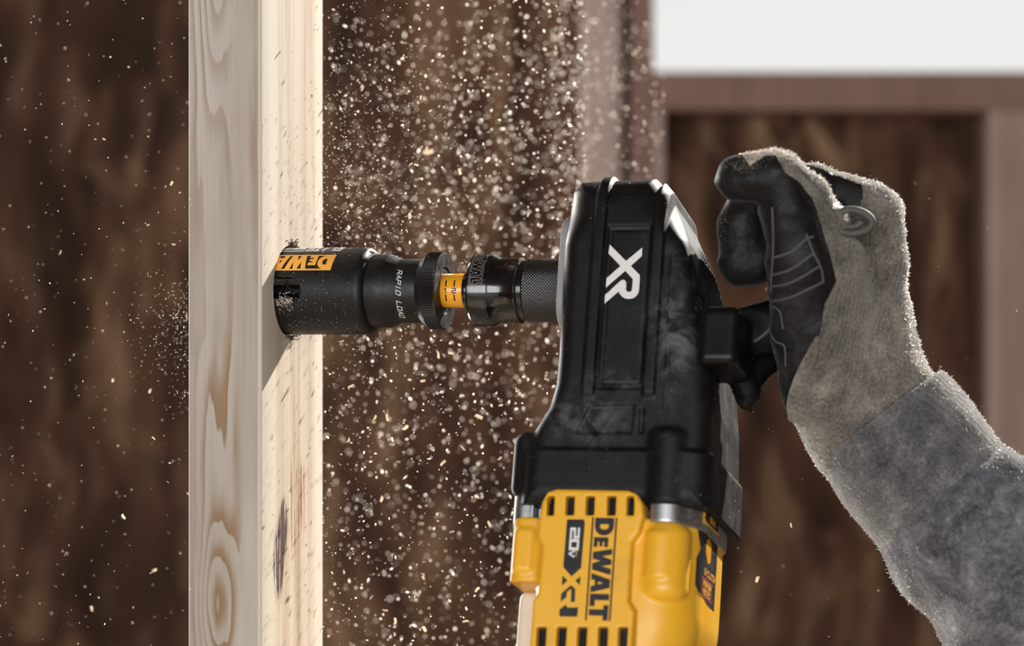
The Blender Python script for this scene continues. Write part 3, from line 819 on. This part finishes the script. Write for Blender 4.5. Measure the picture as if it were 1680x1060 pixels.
for k, wd in enumerate(('PERFORM', 'PROTECT')):
    decal('label_lettering', mp(stroke_text(wd, w=.24), lambda p, k=k: (-9.5 + p[0]*2.1, -144.9 - k*3.6 + p[1]*2.3)), bk2, 'orange', motor, cuts=2)
kc = back(bv_c, .15); kc2 = back(bv_c, .3); kc3 = back(bv_c, .45)
decal('gear_label', [[[(-17, -107.2), (10, -107.2), (10, -118), (-17, -118)]]], kc, 'yellow', collar, cuts=2)
decal('gear_label_field', [[[(-15.5, -108.3), (9, -108.3), (9, -117), (-13, -117), (-15.5, -115.2), (-14.2, -112.5), (-15.5, -110)]]], kc2, 'ink', collar, cuts=2)
decal('gear_lettering', mp(stroke_text('2 SP', w=.3), lambda p: (-9 + p[0]*2.6, -111.6 + p[1]*2.2)), kc3, 'yellow', collar, cuts=2)
decal('gear_lettering', mp(stroke_text('GEAR', w=.3), lambda p: (-9 + p[0]*2.6, -115.8 + p[1]*2.2)), kc3, 'yellow', collar, cuts=2)

# bail handle: bracket on the head, arm and grip behind the palm
def at(px, py, Y): x, z = loc(px, py, Y); return (x, Y, z)
mx, mz = loc(1172, 556, -38)
def mount_sdf(X, Y, Z):
    d = sd_rbox(X, Y, Z, (mx + 3, -27, mz), (9.5, 19, 14.0), 4.5)
    a = at(1190, 552, -14); b = at(1262, 538, -6); c = at(1330, 520, 0)
    arm = np.minimum(sd_cap(X, Y, Z, a, b, 11.5, 12.5), sd_cap(X, Y, Z, b, c, 12.5, 13))
    wid = np.maximum(arm, np.abs(Y + 8) - 10)
    return smin(d, wid, 3.0)
v, q, n_ = sdf_solid(mount_sdf, (mx - 12, -52, mz - 22), (mx + 66, 14, mz + 36), .8)
bail = mesh_obj('bail_handle', v, q, 'rubber_smooth', drill)
lugp = [at(*p) for p in ((1200, 600, -12), (1220, 625, -6), (1226, 650, -2), (1216, 662, 0))]
lugp2 = [at(*p) for p in ((1226, 632, -4), (1246, 606, 0), (1270, 588, 4), (1300, 575, 6))]
tube('bail_bracket', catmull(lugp, 4), [7, 6.5]*4 + [6, 6, 6, 6, 4.0], 'rubber_smooth', bail, n=16)
tube('bail_bracket', catmull(lugp2, 4), 6.0, 'rubber_smooth', bail, n=16)
gx, gz = loc(1335, 520, 4)
lathe_o = tube('grip_bar', [(gx, -10, gz), (gx, 0, gz), (gx, 30, gz), (gx, 52, gz)], [12, 14, 14, 12], 'rubber_smooth', bail, n=28)

# ================================================================== PERSON (gloved hand and sleeve)
ORG = pix(1400, 600, -.06)
person = empty('person', Matrix.Translation(ORG))
tag(person, 'person reaching in with a grey knit work glove and heathered grey sleeve', 'person')
def hp(px, py, y): v_ = (pix(px, py, y/1000) - ORG)*1000; return (v_.x, v_.y, v_.z)
DIG = [  # chains of (px, py, depth mm, radius mm)
    [(1345, 640, -80, 17), (1328, 540, -88, 17.5), (1312, 430, -102, 14.5), (1292, 345, -108, 12.0), (1274, 288, -110, 11.4)],   # thumb
    [(1273, 287, -110, 11.2), (1240, 291, -108, 10.6), (1212, 294, -106, 10.2)],
    [(1436, 345, -74, 12.5), (1340, 306, -78, 10.2), (1256, 300, -76, 10.5)],                                                    # index
    [(1244, 315, -75, 10.8), (1216, 372, -74, 10.4), (1215, 425, -74, 10.6)],
    [(1216, 432, -74, 10.8), (1240, 428, -74, 10.2), (1258, 418, -72, 9.6)],
    [(1436, 352, -50, 12.5), (1345, 316, -52, 10.4), (1262, 312, -52, 10.6)],
    [(1256, 322, -52, 10.4), (1230, 375, -52, 10.2), (1232, 425, -52, 10.2)],
    [(1430, 366, -27, 12.0), (1345, 332, -30, 10.2), (1268, 330, -30, 10.4)],
    [(1262, 338, -30, 10.2), (1240, 385, -30, 10.0), (1244, 425, -30, 9.8)],
    [(1424, 385, -6, 11.5), (1350, 352, -8, 9.4), (1280, 352, -8, 9.4)],
    [(1276, 358, -8, 9.4), (1256, 395, -8, 9.2), (1262, 425, -8, 8.8)],
]
PALM = [
    [(1438, 350, -70, 13.0), (1434, 430, -68, 14.5), (1430, 520, -64, 17.0), (1420, 620, -58, 22)],
    [(1438, 356, -48, 13.0), (1434, 430, -46, 15.0), (1428, 520, -48, 18.0), (1420, 620, -54, 22)],
    [(1432, 370, -26, 12.5), (1428, 440, -26, 15.0), (1422, 530, -34, 18.0), (1420, 620, -50, 22)],
    [(1426, 388, -4, 12.0), (1420, 460, -8, 14.5), (1414, 540, -24, 17.5), (1420, 620, -46, 22)],
    [(1362, 440, -84, 11), (1368, 540, -76, 17), (1372, 620, -68, 21)],
    [(1358, 540, -50, 16), (1368, 620, -52, 22)],
    [(1300, 292, -106, 8.0), (1326, 322, -103, 9.0), (1352, 368, -97, 10.5), (1370, 430, -90, 12.5), (1376, 500, -82, 14)],
]
WR = [[(1378, 610, -60, 23), (1416, 690, -58, 24), (1470, 770, -58, 24)], [(1436, 605, -56, 20), (1466, 660, -56, 21), (1512, 730, -58, 22)], [(1352, 644, -66, 14.5), (1384, 708, -60, 16), (1430, 770, -58, 18)]]
def chain(X, Y, Z, ch, k):
    d = None
    for a, b in zip(ch, ch[1:]):
        c = sd_cap(X, Y, Z, hp(*a[:3]), hp(*b[:3]), a[3], b[3])
        d = c if d is None else smin(d, c, k)
    return d
def hand_sdf(X, Y, Z):
    body = None
    for ch in PALM: c = chain(X, Y, Z, ch, 5); body = c if body is None else smin(body, c, 9)
    for ch in WR: body = smin(body, chain(X, Y, Z, ch, 6), 12)
    thumb = smin(chain(X, Y, Z, DIG[0], 4), chain(X, Y, Z, DIG[1], 3), 3)
    sep = np.where((Z > hp(1400, 440, -80)[2]), 3.0, 10.0)
    d = smin(body, thumb, sep)
    for k in (2, 5, 7, 9):
        f = chain(X, Y, Z, DIG[k], 3); f = smin(f, chain(X, Y, Z, DIG[k+1], 3), 2.5)
        if k == 2: f = smin(f, chain(X, Y, Z, DIG[4], 2), 1.6)
        d = smin(d, f, 1.6)
    d = d + .9*vnoise(X, Y, Z, 17.0) + .8*vnoise(X+40, Y, Z, 7.0) + 1.3*vnoise(X*.35+9, Y*.5, Z*1.2+31, 5.5)
    return d
lo = (-75, -65, -62); hi = (48, 90, 112)
gv, gq, gn = sdf_solid(hand_sdf, lo, hi, .9)
# the dipped palm: everything on the palm side of the coating line
COATL = [(1150, 250), (1205, 252), (1222, 278), (1246, 262), (1262, 262), (1276, 290), (1300, 304), (1322, 330), (1338, 372), (1352, 420), (1364, 462), (1344, 500), (1338, 545), (1322, 600), (1306, 640), (1292, 700), (1150, 700)]
COATW = [(hp(x, y, -88)[0], hp(x, y, -88)[2]) for x, y in COATL]
fc = gv[gq].mean(1)
cm = sd_poly(fc[:, 0], fc[:, 2], COATW) < 0
INX = [(hp(x, y, -80)[0], hp(x, y, -80)[2]) for x, y in ((1290, 262), (1345, 279), (1400, 301), (1413, 306), (1409, 342), (1385, 346), (1340, 340), (1280, 330))]
cm |= (sd_poly(fc[:, 0], fc[:, 2], INX) < 0) & (fc[:, 1] > -35) & (fc[:, 1] < 70)
on_c = np.zeros(len(gv), bool); on_c[np.unique(gq[cm])] = True
on_k = np.zeros(len(gv), bool); on_k[np.unique(gq[~cm])] = True
rim = np.where(on_c & on_k)[0]                       # straighten the coating's edge
q0 = sd_poly(gv[rim, 0], gv[rim, 2], COATW); near = np.abs(q0) < 1.6
gx_ = (sd_poly(gv[rim, 0]+.05, gv[rim, 2], COATW) - q0)/.05; gz_ = (sd_poly(gv[rim, 0], gv[rim, 2]+.05, COATW) - q0)/.05
flat_ = near & (np.abs(gn[rim, 1]) > .35)
gv[rim, 0] -= np.where(flat_, q0*gx_, 0); gv[rim, 2] -= np.where(flat_, q0*gz_, 0)
gv[rim, 1] += np.where(flat_, (gn[rim, 0]*q0*gx_ + gn[rim, 2]*q0*gz_)/np.where(np.abs(gn[rim, 1]) > .35, gn[rim, 1], 1), 0)
def submesh(v, q, m):
    u_, inv = np.unique(q[m].ravel(), return_inverse=True); return v[u_], inv.reshape(-1, q.shape[1]), u_
kv, kq, _ = submesh(gv, gq, ~cm)
glove = mesh_obj('work_glove', kv, kq, 'knit', person)
cv, cq, ci = submesh(gv, gq, cm)
edge = np.zeros(len(gv)); 
coat = mesh_obj('palm_coating', cv + gn[ci]*.35, cq, 'coat', glove)
coat['label'] = 'black rubber coating'
bv_g = BVHTree.FromPolygons([Vector(p*.001) for p in gv], [tuple(int(i) for i in f) for f in gq])
def on_glove(px, py, lift=.5):
    o = CAMV - ORG; d = (pix(px, py) - CAMV).normalized()
    h = bv_g.ray_cast(o, d, 3.0)
    if h[0] is None: return None
    return h[0]*1000 + h[1]*lift
def seam(name, pts, rad, mat, lift=.3, n=8, flat=.5, parent=None):
    P = [on_glove(*p, lift) for p in catmull(pts, 7)]
    P = [p for p in P if p is not None]
    return tube(name, P, rad, mat, parent or glove, n=n, flat=flat)
for pts in (((1268, 424), (1300, 412), (1322, 392), (1334, 388)), ((1266, 452), (1300, 440), (1335, 415)), ((1266, 470), (1300, 462), (1345, 436)), ((1268, 494), (1300, 486), (1348, 463)),
            ((1322, 384), (1334, 415), (1346, 440), (1350, 464)), ((1268, 340), (1270, 400), (1268, 440), (1266, 480))):
    seam('pad_seam', pts, .6, 'dusty', .35, parent=coat)
for pts in (((1264, 545), (1274, 560), (1288, 568), (1290, 600)), ((1264, 500), (1280, 510), (1286, 540))):
    seam('pad_seam', pts, .55, 'dusty', .35, parent=coat)
seam('thumb_seam', [(1306, 274), (1330, 298), (1350, 326), (1370, 358)], .9, 'leather', .2)
seam('rolled_hem', [(1342, 552), (1328, 590), (1312, 625), (1302, 660), (1304, 686)], [1.0, 1.3, 1.6, 1.9, 2.2, 2.4, 2.6] + [2.9]*15 + [2.9]*7, 'knit', .4, n=12, flat=1.0)
# leather pull tab and knuckle patch
tc = on_glove(1393, 364, .8)
def tabp(a, rx, rz, dy): return tc + Vector((rx*math.cos(a), dy, rz*math.sin(a) + .35*rx*math.cos(a)*0))
tube('pull_tab', [tabp(2*math.pi*i/28, 8.6 + 1.2*math.cos(2*math.pi*i/28 + .6), 5.4, -1.2) for i in range(29)], 1.7, 'leather', glove, n=10)
tube('pull_tab', [tabp(math.pi*.9 + math.pi*1.1*i/14, 4.4, 2.4, -.2) for i in range(15)], 1.6, 'leather', glove, n=10)
pts_patch = [(1368, 331), (1385, 316), (1412, 304), (1410, 320), (1409, 338), (1392, 344), (1376, 342)]
G = 6
pv, pf = [], []
for i in range(G+1):
    for j in range(G+1):
        a, b = i/G, j/G
        x = (1366 + 46*a); y0_ = 332 - 28*a; y1_ = 346 - 8*a
        p = on_glove(x, y0_ + (y1_-y0_)*b, .5); pv.append(p if p is not None else Vector((0, 0, 0)))
for i in range(G):
    for j in range(G): pf.append((i*(G+1)+j, (i+1)*(G+1)+j, (i+1)*(G+1)+j+1, i*(G+1)+j+1))
mesh_obj('knuckle_patch', pv, pf, 'coat', glove)

# sleeve and ribbed cuff
A0 = np.array(hp(1450, 692, -58)); A1 = np.array(hp(1552, 822, -62)); A2 = np.array(hp(1680, 985, -72)); A3 = np.array(hp(1960, 1340, -95))
def axis_frame(a, b):
    t_ = (b-a)/np.linalg.norm(b-a); s_ = np.cross(t_, [0, 1, 0]); s_ /= np.linalg.norm(s_); n2 = np.cross(s_, t_); return t_, s_, n2
tA, sA, nA = axis_frame(A0, A2)
def arm_coords(X, Y, Z):
    dx, dy, dz = X-A0[0], Y-A0[1], Z-A0[2]
    return dx*tA[0]+dy*tA[1]+dz*tA[2], dx*sA[0]+dy*sA[1]+dz*sA[2], dx*nA[0]+dy*nA[1]+dz*nA[2]
L_C = 47.0
def cuff_sdf(X, Y, Z):
    t_, s_, n2 = arm_coords(X, Y, Z)
    rr = 36.6 + t_*.05 + .8*np.sin(t_*.11) + 2.2*vnoise(X, Y, Z, 26)
    r = np.sqrt(s_**2 + (n2/.86)**2)
    d = (r - rr)*.93
    d = rmax(d, np.abs(t_ - L_C/2) - L_C/2 - 3, 2.2)
    return np.maximum(d, -np.maximum((r - rr + 3.2), t_ - 14))
lo = np.minimum(A0, A1) - 60; hi = np.maximum(A0, A1) + 60
sv, sq, sn = sdf_solid(cuff_sdf, lo, hi, 1.1)
cuff = mesh_obj('ribbed_cuff', sv, sq, 'cuff', person)
def sleeve_sdf(X, Y, Z):
    t_, s_, n2 = arm_coords(X, Y, Z)
    t0 = L_C - 4 + 6*vnoise(X, Y, Z, 30) 
    rr = 37.5 + 3.5*sstep(t_, 40, 56) + .06*np.maximum(t_-60, 0)
    ph = t_ + s_*.55 + 9*vnoise(X, Y, Z, 34)
    rr = rr + 1.8*np.sin(ph*.16 + 1.0)*sstep(t_, 46, 66) + 3.4*vnoise(X, Y, Z+60, 24) + 1.6*vnoise(X, Y+90, Z, 9)
    r = np.sqrt(s_**2 + (n2/.9)**2)
    d = (r - rr)*.8
    return rmax(d, np.maximum(t0 - t_, t_ - 330), 4.0)
lo = np.minimum(A0, A3) - 50; hi = np.maximum(A0, A3) + 50
lo[0] = A0[0] - 30; hi[2] = A0[2] + 10
hi[0] = min(hi[0], A0[0] + 300); lo[2] = max(lo[2], A0[2] - 360)
sv2, sq2, sn2 = sdf_solid(sleeve_sdf, lo, hi, 1.7)
sleeve = mesh_obj('jacket_sleeve', sv2, sq2, 'fleece', person)

def fuzz(name, v, nrm, count, length, parent, wid=.022, keep=None):
    ids = RNG.integers(0, len(v), count)
    if keep is not None: ids = ids[keep[ids]]
    p = v[ids]; n = nrm[ids] + RNG.normal(0, .55, (len(ids), 3)); n /= np.linalg.norm(n, axis=1, keepdims=True)
    s = np.cross(n, RNG.normal(0, 1, (len(ids), 3))); s /= np.linalg.norm(s, axis=1, keepdims=True)
    L = length*(.35 + RNG.random((len(ids), 1))**2*1.2)
    bend = RNG.normal(0, .4, (len(ids), 3))*L
    a = p - s*wid; b = p + s*wid; c = p + n*L*.6 + s*wid*.8 ; d = p + n*L + bend
    V = np.stack([a, b, c, d], 1).reshape(-1, 3)
    i = np.arange(len(ids))[:, None]*4
    F = np.concatenate([np.concatenate([i, i+1, i+2], 1), np.concatenate([i, i+2, i+3], 1)])
    o = mesh_obj(name, V, F, 'fuzz', parent, smooth=False); o['kind'] = 'stuff'; return o
vm = np.zeros(len(gv), bool); vm[np.unique(gq[~cm])] = True
fuzz('knit_fuzz', gv, gn, 64000, .85, glove, keep=vm)
fuzz('knit_fuzz', sv, sn, 15000, .7, cuff)
fuzz('fleece_fuzz', sv2, sn2, 26000, .95, sleeve)

# ================================================================== SAWDUST AND CHIPS
ICO = None
def flakes(name, pts, size, mat, parent=None):
    """many small irregular flakes in one mesh; pts (n,3) metres, size (n,) metres"""
    base = np.array([(1, 0, 0), (-1, 0, 0), (0, 1, 0), (0, -1, 0), (0, 0, 1), (0, 0, -1)], float)
    tri = np.array([(0, 2, 4), (2, 1, 4), (1, 3, 4), (3, 0, 4), (2, 0, 5), (1, 2, 5), (3, 1, 5), (0, 3, 5)])
    n = len(pts)
    ab = np.stack([RNG.uniform(.6, 1.7, n), RNG.uniform(.5, 1.0, n), RNG.uniform(.35, .8, n)], 1)
    q = RNG.normal(0, 1, (n, 4)); q /= np.linalg.norm(q, axis=1, keepdims=True)
    w, x, y, z = q.T
    Rm = np.stack([np.stack([1-2*(y*y+z*z), 2*(x*y-z*w), 2*(x*z+y*w)], 1), np.stack([2*(x*y+z*w), 1-2*(x*x+z*z), 2*(y*z-x*w)], 1), np.stack([2*(x*z-y*w), 2*(y*z+x*w), 1-2*(x*x+y*y)], 1)], 1)
    loc_ = base[None]*ab[:, None, :]*(1 + RNG.normal(0, .15, (n, 6, 1)))
    V = np.einsum('nij,nkj->nki', Rm, loc_)*size[:, None, None] + pts[:, None, :]
    F = (tri[None] + (np.arange(n)*6)[:, None, None]).reshape(-1, 3)
    return mesh_obj(name, V.reshape(-1, 3), F, mat, parent, smooth=False, mm=False)
def cloud(n, fpx, fpy, fy):
    P = np.empty((n, 3))
    px, py, y = fpx(n), fpy(n), fy(n)
    k = (y + DIST)/DIST/PPM
    P[:, 0] = (px-840)*k; P[:, 1] = y; P[:, 2] = CAM_H + (530-py)*k
    return P
U_ = RNG.uniform
P, S_ = [], []
def add(p, s): P.append(p); S_.append(s)
# fine dust close to the cut
n = 3000; add(cloud(n, lambda n: 522 + np.abs(RNG.normal(0, 120, n)), lambda n: np.where(U_(0, 1, n) < .62, RNG.normal(330, 150, n), U_(-40, 1100, n)), lambda n: U_(-.01, .09, n) ), .00010 + .00036*U_(0, 1, n)**2)
# drifting cloud behind the saw
n = 3000; add(cloud(n, lambda n: 540 + 425*U_(0, 1, n)**.72, lambda n: np.where(U_(0, 1, n) < .55, RNG.normal(250, 190, n), U_(-60, 1120, n)), lambda n: .05 + .42*U_(0, 1, n)**1.1), U_(.00030, .00100, n))
n = 650; add(cloud(n, lambda n: 900 + 190*U_(0, 1, n)**1.3, lambda n: RNG.normal(120, 150, n), lambda n: U_(.2, .55, n)), U_(.0004, .0009, n))
n = 800; add(cloud(n, lambda n: U_(525, 930, n), lambda n: U_(540, 1080, n), lambda n: U_(-.02, .30, n)), U_(.0003, .0009, n))
# left of the stud: sparse, thicker beside the cut
n = 420; add(cloud(n, lambda n: U_(-20, 318, n), lambda n: U_(-20, 1080, n), lambda n: U_(-.02, .16, n)), U_(.00014, .00042, n))
n = 420; add(cloud(n, lambda n: 316 - np.abs(RNG.normal(0, 42, n)), lambda n: RNG.normal(545, 55, n), lambda n: U_(-.01, .08, n)), U_(.00010, .00032, n))
n = 90; add(cloud(n, lambda n: U_(1210, 1680, n), lambda n: U_(250, 1060, n), lambda n: U_(-.05, .2, n)), U_(.00012, .0003, n))
dust = flakes('sawdust_cloud', np.concatenate(P), np.concatenate(S_), 'dust')
tag(dust, 'fine pale sawdust spraying through the air around the drilled stud', 'sawdust', kind='stuff')
# settled dust on saw, stud and drill head
P, S_ = [], []
n = 260; x = U_(2, 40, n); a = RNG.normal(-.2, .55, n); r = 21.45
loc3 = np.stack([x, -r*np.cos(a), r*np.sin(a)], 1)*.001
add(np.array([tuple(M_AX @ Vector(p)) for p in loc3]), U_(.00008, .00028, n))
n = 120; x = U_(60, 118, n); a = RNG.normal(0, .7, n); r = np.where(x < 70, 15.7, np.where(x < 81, 18.8, np.where(x < 96, 8.4, np.where(x < 107, 17.85, 15.9))))
add(np.array([tuple(M_AX @ Vector(p)) for p in np.stack([x, -r*np.cos(a), r*np.sin(a)], 1)*.001]), U_(.00006, .0002, n))
n = 150; y = -39.2*np.ones(n); x = U_(-37, -2, n); z = U_(-180, 150, n)
add(np.array([tuple(M_AX @ Vector(p)) for p in np.stack([x, y, z], 1)*.001]), U_(.00015, .00045, n))
hd = [head.data.vertices[int(i)] for i in RNG.integers(0, len(head.data.vertices), 700)]
pp = [tuple(M_D @ (w.co + w.normal*.0001)) for w in hd if w.normal.y < .2]
add(np.array(pp), U_(.00006, .00022, len(pp)))
def caught(cx, cy, rx, ry, n_):
    c = RNG.normal(0, .5, (n_, 2)); out = []
    for a, b in c:
        p = on_glove(cx + a*rx, cy + b*ry, .12)
        if p is not None and p.y < -5: out.append(tuple(ORG + p*.001))
    if out: add(np.array(out), U_(.00010, .00042, len(out)))
caught(1222, 270, 34, 12, 1300); caught(1258, 256, 40, 9, 900); caught(1186, 366, 9, 42, 700); caught(1180, 282, 7, 26, 300); caught(1205, 420, 26, 50, 60); caught(1300, 420, 50, 90, 40)
st = flakes('settled_sawdust', np.concatenate(P), np.concatenate(S_), 'dust')
tag(st, 'pale sawdust specks resting on the saw, stud and drill', 'sawdust', kind='stuff')
# torn shavings packed around the cut
n = 150; a = np.where(U_(0, 1, n) < .6, RNG.normal(1.75, .16, n), RNG.normal(-1.6, .18, n)); r = 22.0 + np.abs(RNG.normal(0, 1.4, n)); x = np.abs(RNG.normal(0, 1.3, n))
wr = np.array([tuple(M_AX @ Vector(p)) for p in np.stack([x, -r*np.cos(a), r*np.sin(a)], 1)*.001])
tag(flakes('torn_shavings', wr, U_(.00025, .0008, n), 'dark_dust'), 'dark torn shavings packed around the rim of the hole', 'shavings', kind='stuff')
n = 160; a = RNG.normal(-.30, .12, n); r = U_(19.0, 22.2, n); x = U_(.5, 9, n)
wr = np.array([tuple(M_AX @ Vector(p)) for p in np.stack([x, -r*np.cos(a), r*np.sin(a)], 1)*.001])
tag(flakes('slot_shavings', wr, U_(.0002, .0006, n), 'dust'), 'pale shavings caught in the slot of the hole saw', 'shavings', kind='stuff')

# larger chips, one object each
def chip_mesh(i):
    bm = bmesh.new(); bmesh.ops.create_cube(bm, size=1)
    rr = random.Random(i)
    for v_ in bm.verts:
        v_.co = Vector((v_.co.x*2.0, v_.co.y*.9, v_.co.z*.35)); v_.co += Vector((rr.uniform(-.3, .3), rr.uniform(-.2, .2), rr.uniform(-.1, .1) + .25*v_.co.x**2*rr.uniform(-.4, .4)))
    bmesh.ops.subdivide_edges(bm, edges=[e for e in bm.edges if e.calc_length() > 1.3], cuts=1)
    for v_ in bm.verts: v_.co.z += .28*(1 - v_.co.x**2)*rr.uniform(.3, 1)
    bmesh.ops.bevel(bm, geom=bm.edges[:], offset=.07, segments=1, affect='EDGES')
    me = bpy.data.meshes.new('wood_chip'); bm.to_mesh(me); bm.free(); me.materials.append(M['chip']); return me
CM = [chip_mesh(i) for i in range(6)]
CHIPS = [  # px, py, depth, size mm
    (282, 301, .01, 1.9), (243, 369, .03, 1.7), (285, 401, .05, 1.5), (171, 228, .05, 1.2), (99, 414, .06, 1.6), (203, 848, .0, 2.4), (254, 936, .10, 2.2), (150, 998, .10, 2.4), (185, 624, .08, 1.7), (246, 642, .06, 1.5),
    (252, 719, .0, 1.4), (275, 791, .0, 1.4), (308, 810, .0, 1.5),
    (547, 16, .02, 2.4), (610, 80, .12, 2.2), (660, 70, .10, 1.8), (690, 160, .03, 1.5), (686, 168, .06, 1.7), (703, 248, .16, 4.2), (754, 281, .04, 2.6), (672, 354, .01, 2.6), (674, 270, .02, 1.8), (683, 271, .02, 1.7),
    (888, 370, .07, 2.8), (912, 300, .06, 1.9), (912, 78, .08, 2.0), (652, 340, .05, 2.2), (762, 200, .10, 2.2), (700, 245, .10, 2.0),
    (576, 634, .0, 3.0), (615, 685, .0, 2.4), (636, 686, .0, 3.0), (665, 702, .02, 2.6), (718, 582, .05, 3.0), (740, 580, .05, 2.2), (694, 625, .04, 2.2), (786, 684, .03, 3.2), (822, 665, .03, 2.0), (672, 623, .04, 1.9),
    (572, 722, .02, 1.8), (727, 760, .02, 2.6), (782, 815, .06, 2.4), (626, 819, .06, 2.4), (588, 870, .01, 1.8), (820, 752, .05, 1.9), (760, 735, .05, 2.2), (802, 860, .04, 2.2), (783, 968, .01, 2.6), (764, 1020, .03, 2.6),
    (648, 1020, .03, 2.8), (696, 1032, .02, 2.4), (632, 1001, .06, 2.2), (560, 560, .03, 1.8), (900, 688, .03, 3.0), (545, 780, .02, 1.5), (832, 882, .02, 2.0),
    (1298, 862, -.06, 1.8), (1243, 951, -.08, 2.4), (695, 946, .08, 2.2), (610, 980, .05, 2.0)]
ORD = ['topmost', 'second from the top', 'third from the top', 'fourth from the top', 'fifth from the top', 'sixth from the top', 'seventh from the top', 'eighth from the top', 'ninth from the top', 'tenth from the top', 'eleventh from the top', 'twelfth from the top', 'thirteenth from the top']
def where(px, py):
    if px < 200: return 'well to the left of the pine stud'
    if px < 320: return 'just left of the pine stud'
    if px > 1200: return 'between the drill and the grey sleeve'
    side = 'beside the stud' if px < 625 else ('under the collar' if py > 480 else 'over the collar') if px < 730 else 'close to the drill'
    return side + (' above the saw' if py < 480 else ' below the saw' if py < 760 else ' low down')
buckets = {}
for c in sorted(CHIPS, key=lambda c: c[1]): buckets.setdefault(where(c[0], c[1]), []).append(c)
for i, (px, py, y, s) in enumerate(CHIPS):
    o = bpy.data.objects.new('wood_chip', CM[i % 6]); COL.objects.link(o)
    o.location = pix(px, py, y); o.rotation_euler = (random.uniform(0, 6.28), random.uniform(0, 6.28), random.uniform(0, 6.28)); o.scale = (s*.0006,)*3
    w = where(px, py); rank = buckets[w].index((px, py, y, s))
    tag(o, 'larger pale wood chip %s%s' % (w, ', ' + ORD[rank] if len(buckets[w]) > 1 else ''), 'wood chip', 'larger wood chips in the air')
